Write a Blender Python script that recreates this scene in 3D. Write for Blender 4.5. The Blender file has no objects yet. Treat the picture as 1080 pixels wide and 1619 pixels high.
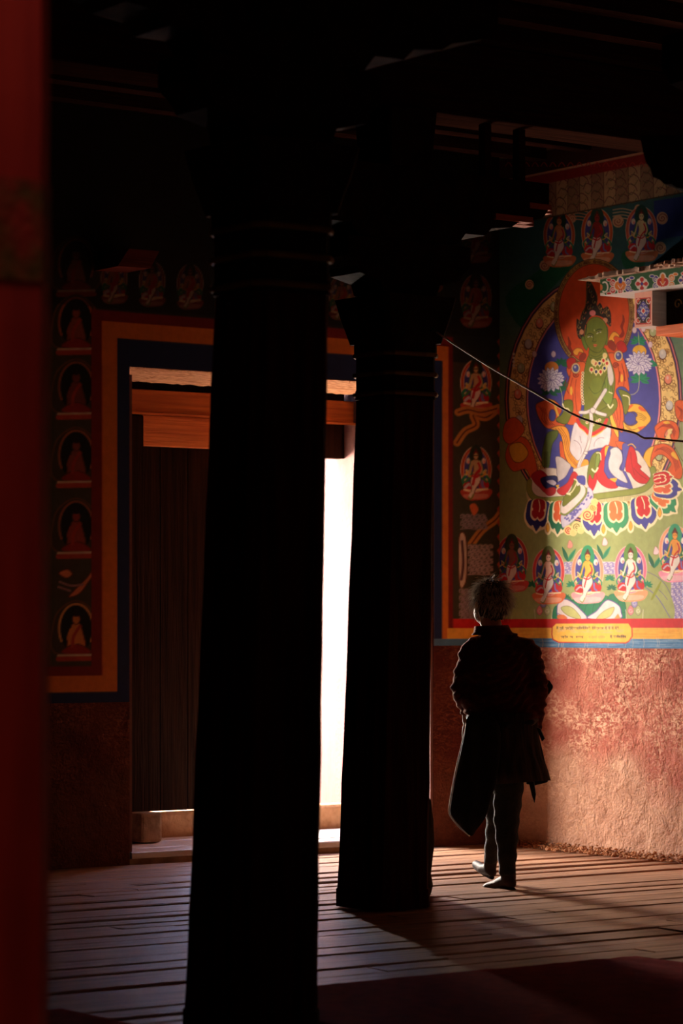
import bpy, bmesh, math, random
import numpy as np
from mathutils import Vector, Matrix, Quaternion

random.seed(7)
rng = np.random.default_rng(7)
scene = bpy.context.scene
col = scene.collection

# ------------------------------------------------------------------ camera
FPX = 4420.0            # focal length in pixels of the 1080 x 1619 frame
EYE = 1.365             # camera height in metres
HORIZON = 990.0         # row of the horizon
cam_data = bpy.data.cameras.new('camera')
cam = bpy.data.objects.new('camera', cam_data)
col.objects.link(cam)
cam.location = (0, 0, EYE)
cam.rotation_euler = (math.radians(90), 0, 0)
cam_data.sensor_fit = 'VERTICAL'
cam_data.sensor_height = 36.0
cam_data.sensor_width = 24.0
cam_data.lens = FPX / 1619.0 * 36.0
cam_data.shift_y = (HORIZON - 809.5) / 1619.0
cam_data.clip_end = 200
cam_data.dof.use_dof = True
cam_data.dof.focus_distance = 15.0
cam_data.dof.aperture_fstop = 4.0
scene.camera = cam

# ------------------------------------------------------------------ hall frame
# C is the corner of the two painted walls.  t runs left from it along the wall
# with the doorway, s runs along the right hand wall towards the room, h is up.
C0 = Vector((0.9917, 17.534, 0.0))
AV = Vector((0.8101, 0.5863, 0.0))
NV = Vector((0.5863, -0.8101, 0.0))
def W(t, s, h):
    p = C0 - AV * t + NV * s
    return Vector((p.x, p.y, h))
def ts_of(x, y):
    d = Vector((x, y, 0)) - C0
    return -d.dot(AV), d.dot(NV)
def at(px, py, z):          # point seen at a pixel of the photograph, z metres away
    return Vector(((px - 540.0) / FPX * z, z, EYE + (HORIZON - py) / FPX * z))
def on_door_wall(px, py, s=0.0):
    rx = (px - 540.0) / FPX
    z = (C0.dot(NV) + s) / (rx * NV.x + NV.y)
    p = at(px, py, z); t, _ = ts_of(p.x, p.y)
    return t, p.z
def on_right_wall(px, py, t=0.0):
    rx = (px - 540.0) / FPX
    z = (C0.dot(AV) - t) / (rx * AV.x + AV.y)
    p = at(px, py, z); _, s = ts_of(p.x, p.y)
    return s, p.z

# ------------------------------------------------------------------ light
scene.view_settings.view_transform = 'Standard'
scene.view_settings.look = 'None'
scene.view_settings.exposure = -0.1
scene.view_settings.gamma = 1.0
scene.view_settings.use_curve_mapping = False
scene.cycles.use_denoising = True
scene.cycles.max_bounces = 6
scene.cycles.diffuse_bounces = 4

world = bpy.data.worlds.new('sky'); scene.world = world
world.use_nodes = True
bg = world.node_tree.nodes['Background']
bg.inputs[0].default_value = (0.42, 0.60, 1.0, 1)
bg.inputs[1].default_value = 13.0

def lamp(name, kind, loc, direction, energy, color, **kw):
    d = bpy.data.lights.new(name, kind); d.energy = energy; d.color = color
    for k, v in kw.items(): setattr(d, k, v)
    o = bpy.data.objects.new(name, d); col.objects.link(o)
    o.location = loc
    o.rotation_euler = Vector(direction).to_track_quat('-Z', 'Y').to_euler()
    return o
# sun: comes over the courtyard from the outside left, travels right, inwards and down
sun_dir = AV * 0.45 + NV * 0.26 + Vector((0, 0, -0.85))
lamp('sun', 'SUN', W(2, -6, 8), sun_dir, 6.0, (1.0, 0.88, 0.74), angle=math.radians(1.5))
# daylight that the sunlit courtyard throws in through the doorway
src = W(3.12, -3.1, 1.75)
lamp('courtyard_light', 'AREA', src, W(0.35, 0.7, 1.75) - src, 1300.0, (1.0, 0.84, 0.69),
     shape='RECTANGLE', size=1.8, size_y=1.15)
src = W(1.02, -3.0, 1.75)
lamp('courtyard_light', 'AREA', src, W(1.7, 2.0, 0.9) - src, 900.0, (1.0, 0.84, 0.68),
     shape='RECTANGLE', size=0.9, size_y=0.8)
# faint daylight from the light well in the roof near the front of the hall
WELL = Vector((-0.72, 4.42, 0))
lamp('roof_light_well', 'AREA', WELL + Vector((0, 0, 4.3)), (0, 0.05, -1), 46.0, (1.0, 0.86, 0.75),
     shape='RECTANGLE', size=0.4, size_y=0.4)

# ------------------------------------------------------------------ materials
def srgb(c):
    c = np.asarray(c, dtype=float) / 255.0
    return np.where(c <= 0.04045, c / 12.92, ((c + 0.055) / 1.055) ** 2.4)
MAT = {}
def material(name, c1, c2=None, scale=8.0, stretch=(1, 1, 1), rough=0.8, bump=0.3, bscale=40.0, detail=6.0, metal=0.0, spec=0.3, lo=0.35, hi=0.65):
    m = bpy.data.materials.new(name); m.use_nodes = True
    nt = m.node_tree; N = nt.nodes; L = nt.links
    b = N['Principled BSDF']
    b.inputs['Roughness'].default_value = rough
    b.inputs['Metallic'].default_value = metal
    b.inputs['Specular IOR Level'].default_value = spec
    a1 = tuple(srgb(c1)) + (1,); a2 = tuple(srgb(c2 if c2 is not None else c1)) + (1,)
    tc = N.new('ShaderNodeTexCoord'); mp = N.new('ShaderNodeMapping')
    mp.inputs['Scale'].default_value = stretch
    L.new(tc.outputs['Object'], mp.inputs['Vector'])
    nz = N.new('ShaderNodeTexNoise'); nz.inputs['Scale'].default_value = scale; nz.inputs['Detail'].default_value = detail
    L.new(mp.outputs[0], nz.inputs['Vector'])
    rp = N.new('ShaderNodeValToRGB')
    rp.color_ramp.elements[0].position = lo; rp.color_ramp.elements[0].color = a1
    rp.color_ramp.elements[1].position = hi; rp.color_ramp.elements[1].color = a2
    L.new(nz.outputs['Fac'], rp.inputs[0]); L.new(rp.outputs[0], b.inputs['Base Color'])
    if bump:
        n2 = N.new('ShaderNodeTexNoise'); n2.inputs['Scale'].default_value = bscale; n2.inputs['Detail'].default_value = 8
        L.new(mp.outputs[0], n2.inputs['Vector'])
        bp = N.new('ShaderNodeBump'); bp.inputs['Strength'].default_value = bump; bp.inputs['Distance'].default_value = 0.01
        L.new(n2.outputs['Fac'], bp.inputs['Height']); L.new(bp.outputs[0], b.inputs['Normal'])
    MAT[name] = m
    return m

def wood_along(name, c1, c2, axis, scale=3.0, rough=0.7, bump=0.5, spec=0.3, lo=0.3, hi=0.7):
    """wood with its grain along a horizontal axis vector"""
    m = material(name, c1, c2, scale=scale, stretch=(0.6, 14, 14), rough=rough, bump=bump, bscale=6.0, spec=spec, lo=lo, hi=hi)
    mp = [n for n in m.node_tree.nodes if n.type == 'MAPPING'][0]
    mp.vector_type = 'TEXTURE'
    mp.inputs['Scale'].default_value = (1 / 0.6, 1 / 14.0, 1 / 14.0)
    mp.inputs['Rotation'].default_value = (0, 0, math.atan2(axis.y, axis.x))
    return m

wood_along('floor_wood', (124, 88, 64), (186, 138, 104), AV, rough=0.5, spec=0.35)
wood_along('lintel_wood', (178, 92, 40), (220, 128, 62), AV, rough=0.8)
wood_along('rough_timber', (176, 116, 70), (244, 200, 148), AV, scale=4, rough=0.9, bump=1.0)
wood_along('joist_wood', (40, 24, 18), (62, 36, 28), AV, rough=1.0, spec=0.0)
wood_along('strip_wood', (140, 76, 56), (176, 100, 76), AV, rough=0.85)
wood_along('corbel_wood', (90, 40, 32), (116, 54, 42), AV, rough=0.9, spec=0.05)
wood_along('board_edge', (150, 118, 100), (196, 160, 138), NV, rough=0.9, bump=1.0)
wood_along('sill_wood', (190, 184, 180), (226, 220, 216), AV, rough=0.4, spec=0.5)
wood_along('orange_rail', (206, 88, 40), (238, 126, 70), NV, rough=0.7)
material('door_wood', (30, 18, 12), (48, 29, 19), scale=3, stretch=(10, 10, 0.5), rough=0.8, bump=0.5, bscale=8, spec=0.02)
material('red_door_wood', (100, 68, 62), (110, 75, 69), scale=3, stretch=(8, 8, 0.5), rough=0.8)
material('pillar_wood', (38, 16, 12), (64, 26, 18), scale=3, stretch=(9, 9, 0.5), rough=0.75, bump=0.5, bscale=8, spec=0.02)
material('red_lacquer', (150, 26, 16), (186, 40, 24), scale=2.5, stretch=(5, 5, 0.5), rough=0.6, bump=0.15, bscale=10)
material('capital_paint', (28, 19, 13), (46, 29, 18), scale=12, rough=0.7, spec=0.02)
material('faded_gilt', (84, 60, 10), (150, 28, 16), scale=14, rough=0.6)
material('gilt_paint', (120, 96, 30), (92, 60, 22), scale=16, rough=0.6)
material('stone', (118, 92, 68), (168, 138, 106), scale=9, rough=0.95, bump=0.8)
material('threshold_wood', (150, 106, 68), (190, 146, 104), scale=9, rough=0.9, bump=0.8)
material('rug_red', (134, 18, 14), (160, 28, 22), scale=20, rough=0.95, bump=0.6, bscale=250, spec=0.02)
material('ceiling_wood', (30, 19, 14), (44, 28, 20), scale=5, rough=0.9, spec=0.02)
material('subfloor', (26, 20, 16), (36, 28, 22), scale=5, rough=0.95)
material('courtyard_ground', (176, 152, 128), (206, 184, 160), scale=3, rough=0.95)
material('outside_plaster', (214, 186, 168), (232, 210, 196), scale=2, rough=0.95)
material('reveal_plaster', (108, 74, 68), (118, 82, 76), scale=3, rough=0.95)
material('rubble_earth', (150, 96, 64), (196, 140, 98), scale=16, rough=1.0, bump=0.8)
material('jacket_wool', (58, 15, 12), (80, 22, 16), scale=30, rough=0.95, bump=0.5, bscale=160, spec=0.1)
material('coat_black', (22, 20, 22), (34, 30, 32), scale=20, rough=0.85, bump=0.4, bscale=120, spec=0.2)
material('skirt_cloth', (26, 18, 18), (60, 40, 34), scale=9, stretch=(6, 6, 0.4), rough=0.9, bump=0.4, bscale=30)
material('trouser_cloth', (27, 24, 21), (38, 34, 29), scale=20, rough=0.9, bump=0.5, bscale=90)
material('boot_leather', (36, 21, 15), (56, 33, 24), scale=14, rough=0.6, bump=0.2, spec=0.2)
material('pale_cord', (196, 190, 178), (214, 208, 198), scale=20, rough=0.6, bump=0)
material('skin', (176, 118, 88), (196, 138, 106), scale=12, rough=0.55, bump=0.1)
material('hair_cap', (44, 38, 33), (70, 62, 54), scale=40, rough=0.6, bump=0.3, spec=0.1)
material('hair_grey', (136, 125, 112), (206, 196, 182), scale=40, rough=0.5, bump=0.0)
material('metal_dark', (60, 54, 48), (84, 76, 68), scale=20, rough=0.4, metal=0.8)
material('wire_rubber', (226, 218, 210), (236, 228, 220), scale=20, rough=0.35, bump=0, metal=0.6)
material('sack_cloth', (40, 30, 24), (58, 44, 34), scale=14, rough=0.95, bump=0.6)

def plaster_material(name, reds, earths, scuff):
    m = bpy.data.materials.new(name); m.use_nodes = True
    nt = m.node_tree; N = nt.nodes; L = nt.links; b = N['Principled BSDF']
    b.inputs['Roughness'].default_value = 0.85; b.inputs['Specular IOR Level'].default_value = 0.25
    tc = N.new('ShaderNodeTexCoord')
    def noise(scale, detail, stretch=None, distort=0.0):
        n = N.new('ShaderNodeTexNoise'); n.inputs['Scale'].default_value = scale; n.inputs['Detail'].default_value = detail
        n.inputs['Distortion'].default_value = distort
        if stretch:
            mp = N.new('ShaderNodeMapping'); mp.inputs['Scale'].default_value = stretch
            L.new(tc.outputs['Object'], mp.inputs['Vector']); L.new(mp.outputs[0], n.inputs['Vector'])
        else:
            L.new(tc.outputs['Object'], n.inputs['Vector'])
        return n
    def ramp(n, stops):
        r = N.new('ShaderNodeValToRGB')
        el = r.color_ramp.elements
        el[0].position, el[0].color = stops[0][0], tuple(srgb(stops[0][1])) + (1,)
        el[1].position, el[1].color = stops[1][0], tuple(srgb(stops[1][1])) + (1,)
        L.new(n.outputs['Fac'], r.inputs[0]); return r
    def mix(a, bb, fac):
        x = N.new('ShaderNodeMix'); x.data_type = 'RGBA'
        L.new(fac, x.inputs[0]); L.new(a, x.inputs[6]); L.new(bb, x.inputs[7]); return x.outputs[2]
    # two coats of limewash: a red one above, a paler earthen one showing through lower down and in worn patches
    red = ramp(noise(3.5, 8), [(0.35, reds[0]), (0.7, reds[1])])
    earth = ramp(noise(6, 8), [(0.3, earths[0]), (0.7, earths[1])])
    sep = N.new('ShaderNodeSeparateXYZ'); L.new(tc.outputs['Object'], sep.inputs[0])
    nz = noise(2.2, 6)
    ad = N.new('ShaderNodeMath'); ad.operation = 'MULTIPLY_ADD'; L.new(nz.outputs['Fac'], ad.inputs[0]); ad.inputs[1].default_value = 0.8
    L.new(sep.outputs['Z'], ad.inputs[2])
    mr = N.new('ShaderNodeMapRange'); L.new(ad.outputs[0], mr.inputs[0])
    mr.inputs[1].default_value = 1.02; mr.inputs[2].default_value = 1.24
    base = mix(earth.outputs[0], red.outputs[0], mr.outputs[0])
    pale = N.new('ShaderNodeRGB'); pale.outputs[0].default_value = tuple(srgb(scuff)) + (1,)
    def math_(op, x, y):
        m_ = N.new('ShaderNodeMath'); m_.operation = op; m_.use_clamp = True
        for i_, q_ in enumerate((x, y)):
            if isinstance(q_, (int, float)): m_.inputs[i_].default_value = q_
            else: L.new(q_, m_.inputs[i_])
        return m_.outputs[0]
    def mask(n, lo, hi):
        r_ = N.new('ShaderNodeMapRange'); r_.inputs[1].default_value = lo; r_.inputs[2].default_value = hi
        L.new(n.outputs['Fac'], r_.inputs[0]); return r_.outputs[0]
    # scuffs: fine streaky scratches gathered in larger worn patches, most of them in the upper half of the dado
    fine = mask(noise(26, 10, (1.0, 1.0, 1.9), 1.2), .44, .62); patch = mask(noise(3.0, 6, (1.0, 1.0, 1.6)), .38, .62)
    hi_ = N.new('ShaderNodeMapRange'); L.new(sep.outputs['Z'], hi_.inputs[0]); hi_.inputs[1].default_value = .55; hi_.inputs[2].default_value = .95; hi_.inputs[3].default_value = .45
    wornm = math_('MULTIPLY', math_('MULTIPLY', fine, patch), hi_.outputs[0])
    speck = mask(noise(85, 4), .64, .72)
    base2 = mix(base, pale.outputs[0], math_('MAXIMUM', math_('MULTIPLY', wornm, 1.0), math_('MULTIPLY', speck, .35)))
    L.new(base2, b.inputs['Base Color'])
    n2 = noise(11, 12, None, .5); n3 = noise(70, 6)
    add = N.new('ShaderNodeMath'); add.operation = 'MULTIPLY_ADD'
    L.new(n3.outputs['Fac'], add.inputs[0]); add.inputs[1].default_value = 0.35; L.new(n2.outputs['Fac'], add.inputs[2])
    bp = N.new('ShaderNodeBump'); bp.inputs['Strength'].default_value = 0.9; bp.inputs['Distance'].default_value = 0.03
    L.new(add.outputs[0], bp.inputs['Height']); L.new(bp.outputs[0], b.inputs['Normal'])
    MAT[name] = m
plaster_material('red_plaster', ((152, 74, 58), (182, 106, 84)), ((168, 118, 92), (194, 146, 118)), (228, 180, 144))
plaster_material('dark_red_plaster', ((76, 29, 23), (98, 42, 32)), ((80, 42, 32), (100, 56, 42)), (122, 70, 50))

for nm, wgt in (('jacket_wool', .5), ('coat_black', .35), ('trouser_cloth', .15)):
    b_ = MAT[nm].node_tree.nodes['Principled BSDF']; b_.inputs['Sheen Weight'].default_value = wgt; b_.inputs['Sheen Roughness'].default_value = .35
    if nm == 'jacket_wool': b_.inputs['Sheen Tint'].default_value = (1, .5, .38, 1)

def paint_material(name, rough=0.7, wear=0.12):
    m = bpy.data.materials.new(name); m.use_nodes = True
    nt = m.node_tree; N = nt.nodes; L = nt.links; b = N['Principled BSDF']
    b.inputs['Roughness'].default_value = rough; b.inputs['Specular IOR Level'].default_value = 0.2
    at_ = N.new('ShaderNodeVertexColor'); at_.layer_name = 'paint'
    nz = N.new('ShaderNodeTexNoise'); nz.inputs['Scale'].default_value = 22; nz.inputs['Detail'].default_value = 8
    tc = N.new('ShaderNodeTexCoord'); L.new(tc.outputs['Object'], nz.inputs['Vector'])
    mr = N.new('ShaderNodeMapRange'); L.new(nz.outputs['Fac'], mr.inputs[0])
    mr.inputs[1].default_value = 0.3; mr.inputs[2].default_value = 0.7; mr.inputs[3].default_value = 1 - wear; mr.inputs[4].default_value = 1 + wear * 0.5
    mx = N.new('ShaderNodeVectorMath'); mx.operation = 'SCALE'
    L.new(at_.outputs['Color'], mx.inputs[0]); L.new(mr.outputs[0], mx.inputs['Scale'])
    L.new(mx.outputs[0], b.inputs['Base Color'])
    bp = N.new('ShaderNodeBump'); bp.inputs['Strength'].default_value = 0.15; bp.inputs['Distance'].default_value = 0.01
    L.new(nz.outputs['Fac'], bp.inputs['Height']); L.new(bp.outputs[0], b.inputs['Normal'])
    MAT[name] = m
paint_material('mural_paint'); paint_material('beam_paint', 0.6, 0.08)

# ------------------------------------------------------------------ mesh helpers
def empty(name, loc, **tags):
    o = bpy.data.objects.new(name, None); col.objects.link(o)
    o.location = loc; o.empty_display_size = 0.1
    return tag(o, **tags)
def tag(o, label=None, category=None, group=None, kind=None):
    if label: o['label'] = label
    if category: o['category'] = category
    if group: o['group'] = group
    if kind: o['kind'] = kind
    return o
def origin_of(o):
    p = Vector((0, 0, 0))
    while o is not None:
        p += o.location; o = o.parent
    return p
def obj(name, verts, faces, mat, parent=None, smooth=False, bevel=0.0, **tags):
    """one mesh object from world-space vertices; the origin sits at the base of a top-level thing"""
    V = np.array([tuple(v) for v in verts], dtype=float)
    if parent is not None:
        base = origin_of(parent); loc = Vector((0, 0, 0))
    else:
        base = Vector(((V[:, 0].min() + V[:, 0].max()) / 2, (V[:, 1].min() + V[:, 1].max()) / 2, V[:, 2].min())); loc = base
    me = bpy.data.meshes.new(name)
    me.from_pydata([tuple(v - np.array(base)) for v in V], [], faces)
    me.update()
    bm = bmesh.new(); bm.from_mesh(me); bmesh.ops.recalc_face_normals(bm, faces=bm.faces); bm.to_mesh(me); bm.free()
    if smooth: me.shade_smooth()
    me.materials.append(MAT[mat] if isinstance(mat, str) else mat)
    o = bpy.data.objects.new(name, me); col.objects.link(o)
    o.parent = parent; o.location = loc
    if bevel:
        md = o.modifiers.new('bevel', 'BEVEL'); md.width = bevel; md.segments = 2
    return tag(o, **tags)
BOXF = [(0, 1, 2, 3), (4, 7, 6, 5), (0, 4, 5, 1), (1, 5, 6, 2), (2, 6, 7, 3), (3, 7, 4, 0)]
def box(name, t0, t1, s0, s1, h0, h1, mat, parent=None, **kw):
    v = [W(t, s, h) for h in (h0, h1) for (t, s) in ((t0, s0), (t1, s0), (t1, s1), (t0, s1))]
    return obj(name, v, BOXF, mat, parent, **kw)
def boxes(name, lst, mat, parent=None, **kw):
    v = []; f = []
    for (t0, t1, s0, s1, h0, h1) in lst:
        k = len(v)
        v += [W(t, s, h) for h in (h0, h1) for (t, s) in ((t0, s0), (t1, s0), (t1, s1), (t0, s1))]
        f += [tuple(i + k for i in q) for q in BOXF]
    return obj(name, v, f, mat, parent, **kw)
def prism(name, outline, ext, mat, parent=None, **kw):
    """outline: list of world points of one face, ext: extrusion vector"""
    n = len(outline)
    v = list(outline) + [p + ext for p in outline]
    f = [tuple(range(n)), tuple(range(2 * n - 1, n - 1, -1))] + [(i, (i + 1) % n, n + (i + 1) % n, n + i) for i in range(n)]
    return obj(name, v, f, mat, parent, **kw)
def tube_data(path, radii, seg=8):
    v = []; f = []
    n = len(path)
    prev = None
    for i, p in enumerate(path):
        d = (path[min(i + 1, n - 1)] - path[max(i - 1, 0)]).normalized()
        u = d.orthogonal().normalized() if prev is None else (prev - d * prev.dot(d)).normalized()
        prev = u; w = d.cross(u)
        r = radii[i] if hasattr(radii, '__len__') else radii
        for k in range(seg):
            a = 2 * math.pi * k / seg
            v.append(p + u * (math.cos(a) * r) + w * (math.sin(a) * r))
    for i in range(n - 1):
        for k in range(seg):
            f.append((i * seg + k, i * seg + (k + 1) % seg, (i + 1) * seg + (k + 1) % seg, (i + 1) * seg + k))
    f.append(tuple(range(seg - 1, -1, -1))); f.append(tuple((n - 1) * seg + k for k in range(seg)))
    return v, f
def tube(name, path, radii, mat, parent=None, seg=8, **kw):
    v, f = tube_data(path, radii, seg)
    return obj(name, v, f, mat, parent, smooth=True, **kw)
def catmull(pts, closed=True, sub=6):
    P = np.asarray(pts, float); n = len(P)
    out = []
    rngi = range(n) if closed else range(n - 1)
    for i in rngi:
        if closed:
            p0, p1, p2, p3 = P[(i - 1) % n], P[i], P[(i + 1) % n], P[(i + 2) % n]
        else:
            p0, p1, p2, p3 = P[max(i - 1, 0)], P[i], P[i + 1], P[min(i + 2, n - 1)]
        for k in range(sub):
            t = k / sub
            out.append(0.5 * ((2 * p1) + (-p0 + p2) * t + (2 * p0 - 5 * p1 + 4 * p2 - p3) * t * t + (-p0 + 3 * p1 - 3 * p2 + p3) * t ** 3))
    if not closed: out.append(P[-1])
    return np.array(out)

# ------------------------------------------------------------------ brush-work: paint laid on a wall as colour per grid point
class Canvas:
    """a painted surface: u (metres along), h (metres up) on a regular grid; shapes may be given in traced units"""
    def __init__(self, u0, u1, h0, h1, du, dh, trace, base):
        self.u0, self.h1, self.du, self.dh = u0, h1, du, dh
        self.nx = int(round((u1 - u0) / du)) + 1; self.ny = int(round((h1 - h0) / dh)) + 1
        self.trace = trace
        self.a = np.empty((self.ny, self.nx, 3)); self.a[:] = np.array(base, float)
        self.metric = False
    def cv(self, pts):
        P = np.asarray(pts, float).reshape(-1, 2)
        if self.metric:
            u, h = P[:, 0], P[:, 1]
        else:
            u, h = self.trace(P[:, 0], P[:, 1])
        return np.stack([(u - self.u0) / self.du, (self.h1 - h) / self.dh], 1)
    def _fill(self, P, color, alpha=1.0):
        x0 = max(int(P[:, 0].min()) - 1, 0); x1 = min(int(P[:, 0].max()) + 2, self.nx - 1)
        y0 = max(int(P[:, 1].min()) - 1, 0); y1 = min(int(P[:, 1].max()) + 2, self.ny - 1)
        if x1 <= x0 or y1 <= y0: return
        SS = 3
        w = x1 - x0 + 1
        cov = np.zeros((y1 - y0 + 1, w))
        xs_, ys_ = P[:, 0], P[:, 1]; xn, yn = np.roll(xs_, -1), np.roll(ys_, -1)
        dy = yn - ys_
        ok = np.abs(dy) > 1e-9
        xs_, ys_, xn, yn, dy = xs_[ok], ys_[ok], xn[ok], yn[ok], dy[ok]
        cells = np.arange(x0, x1 + 1) - 0.5
        for r in range(y0, y1 + 1):
            for k in range(SS):
                y = r - 0.5 + (k + 0.5) / SS
                m = (np.minimum(ys_, yn) <= y) & (np.maximum(ys_, yn) > y)
                if not m.any(): continue
                X = np.sort(xs_[m] + (y - ys_[m]) / dy[m] * (xn[m] - xs_[m]))
                for i in range(0, len(X) - 1, 2):
                    cov[r - y0] += np.clip(np.minimum(X[i + 1], cells + 1) - np.maximum(X[i], cells), 0, 1) / SS
        A = (np.clip(cov, 0, 1) * alpha)[..., None]
        reg = self.a[y0:y1 + 1, x0:x1 + 1]
        reg[:] = reg * (1 - A) + np.array(color, float) * A
    def _line(self, P, w, color, alpha=1.0):
        x0 = max(int(P[:, 0].min() - w) - 1, 0); x1 = min(int(P[:, 0].max() + w) + 2, self.nx - 1)
        y0 = max(int(P[:, 1].min() - w) - 1, 0); y1 = min(int(P[:, 1].max() + w) + 2, self.ny - 1)
        if x1 <= x0 or y1 <= y0: return
        cov = np.zeros((y1 - y0 + 1, x1 - x0 + 1))
        W_ = w if hasattr(w, '__len__') else None
        for i in range(len(P) - 1):
            a, b = P[i], P[i + 1]
            ww = w
            xa = max(int(min(a[0], b[0]) - ww) - 1, x0); xb = min(int(max(a[0], b[0]) + ww) + 2, x1)
            ya = max(int(min(a[1], b[1]) - ww) - 1, y0); yb = min(int(max(a[1], b[1]) + ww) + 2, y1)
            if xb < xa or yb < ya: continue
            gx, gy = np.meshgrid(np.arange(xa, xb + 1), np.arange(ya, yb + 1))
            d = b - a; L2 = d.dot(d) + 1e-9
            t = np.clip(((gx - a[0]) * d[0] + (gy - a[1]) * d[1]) / L2, 0, 1)
            D = np.hypot(gx - a[0] - t * d[0], gy - a[1] - t * d[1])
            c = np.clip(ww / 2 + 0.5 - D, 0, min(1.0, ww))
            sl = cov[ya - y0:yb - y0 + 1, xa - x0:xb - x0 + 1]
            np.maximum(sl, c, out=sl)
        A = (cov * alpha)[..., None]
        reg = self.a[y0:y1 + 1, x0:x1 + 1]
        reg[:] = reg * (1 - A) + np.array(color, float) * A
    def poly(self, pts, color, smooth=True, alpha=1.0, line=None, lw=0.8):
        P = self.cv(pts)
        if smooth and len(P) > 3: P = catmull(P, True, 5)
        self._fill(P, color, alpha)
        if line is not None: self._line(np.vstack([P, P[:1]]), lw * 1.2, line)
    def stroke(self, pts, w, color, smooth=True, alpha=1.0):
        P = self.cv(pts)
        if smooth and len(P) > 2: P = catmull(P, False, 6)
        self._line(P, w * 1.2, color, alpha)
    def ell(self, x, y, rx, ry, color, rot=0.0, line=None, lw=0.8, alpha=1.0, a0=0, a1=360, n=40):
        th = np.radians(np.linspace(a0, a1, n, endpoint=(a1 - a0) < 360))
        c, s = math.cos(math.radians(rot)), math.sin(math.radians(rot))
        ex, ey = rx * np.cos(th), ry * np.sin(th)
        pts = np.stack([x + ex * c - ey * s, y + ex * s + ey * c], 1)
        self.poly(pts, color, smooth=False, alpha=alpha, line=line, lw=lw)
    def arc(self, x, y, rx, ry, a0, a1, w, color, rot=0.0, alpha=1.0):
        th = np.radians(np.linspace(a0, a1, 24))
        c, s = math.cos(math.radians(rot)), math.sin(math.radians(rot))
        ex, ey = rx * np.cos(th), ry * np.sin(th)
        self.stroke(np.stack([x + ex * c - ey * s, y + ex * s + ey * c], 1), w, color, smooth=False, alpha=alpha)
    def spiral(self, x, y, r, turns, w, color, a0=0.0, flip=1, k=1.0):
        th = np.linspace(0, turns * 2 * math.pi, int(18 * turns) + 6)
        rr = r * (1 - th / th[-1] * 0.9)
        self.stroke(np.stack([x + rr * np.cos(flip * th + a0), y + k * rr * np.sin(flip * th + a0)], 1), w, color, smooth=False)
    def mesh(self, name, place, mat, parent=None, keep=None, **tags):
        """grid mesh through place(u, h) -> world point; keep(u, h) masks the quads that exist"""
        us = self.u0 + np.arange(self.nx) * self.du; hs = self.h1 - np.arange(self.ny) * self.dh
        U, H = np.meshgrid(us, hs)
        X, Y, Z = place(U, H)
        co = np.stack([X, Y, Z], -1).reshape(-1, 3)
        base = np.array(origin_of(parent)) if parent is not None else np.array([(co[:, 0].min() + co[:, 0].max()) / 2, (co[:, 1].min() + co[:, 1].max()) / 2, co[:, 2].min()])
        idx = np.arange(self.nx * self.ny).reshape(self.ny, self.nx)
        q = np.stack([idx[:-1, :-1], idx[1:, :-1], idx[1:, 1:], idx[:-1, 1:]], -1).reshape(-1, 4)
        colr = self.a.reshape(-1, 3)
        if keep is not None:
            m = keep((U[:-1, :-1] + U[1:, 1:]) / 2, (H[:-1, :-1] + H[1:, 1:]) / 2).reshape(-1)
            q = q[m]
            used = np.unique(q); remap = np.zeros(len(co), int); remap[used] = np.arange(len(used))
            q = remap[q]; co = co[used]; colr = colr[used]
        me = bpy.data.meshes.new(name)
        me.vertices.add(len(co)); me.vertices.foreach_set('co', (co - base).astype(np.float32).ravel())
        me.loops.add(q.size); me.loops.foreach_set('vertex_index', q.astype(np.int32).ravel())
        me.polygons.add(len(q)); me.polygons.foreach_set('loop_start', np.arange(0, q.size, 4, dtype=np.int32))
        me.update(calc_edges=True)
        ca = me.color_attributes.new('paint', 'FLOAT_COLOR', 'POINT')
        lin = srgb(np.clip(colr, 0, 255))
        ca.data.foreach_set('color', np.concatenate([lin, np.ones((len(lin), 1))], 1).astype(np.float32).ravel())
        me.materials.append(MAT[mat])
        o = bpy.data.objects.new(name, me); col.objects.link(o)
        o.parent = parent
        if parent is None: o.location = base
        return tag(o, **tags)

def trace_right(off=0.0):
    def f(px, py):
        rx = (px - 540.0) / FPX
        z = (C0.dot(AV) - off) / (rx * AV.x + AV.y)
        X = rx * z - C0.x; Y = z - C0.y
        return X * NV.x + Y * NV.y, EYE + (HORIZON - py) / FPX * z
    return f
def trace_door(px, py):
    rx = (px - 540.0) / FPX
    z = C0.dot(NV) / (rx * NV.x + NV.y)
    X = rx * z - C0.x; Y = z - C0.y
    return -(X * AV.x + Y * AV.y), EYE + (HORIZON - py) / FPX * z

# palette
GRN = (158, 166, 100); OLV = (130, 140, 52); SKIN = (116, 120, 30); BLU = (74, 70, 152); NAVY = (34, 36, 92)
RED = (196, 34, 36); DRED = (130, 24, 22); ORG = (226, 94, 38); YEL = (238, 178, 56); GOLD = (244, 206, 128)
WHT = (236, 222, 208); LAV = (206, 190, 204); TEAL = (40, 138, 96); DGRN = (30, 100, 66); PNK = (240, 150, 140)
LPUR = (128, 112, 178); BRN = (92, 44, 20); BLK = (30, 16, 14); CRM = (248, 232, 184)
def off(p, q): return [(q[0] + a, q[1] + b) for a, b in p]

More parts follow.
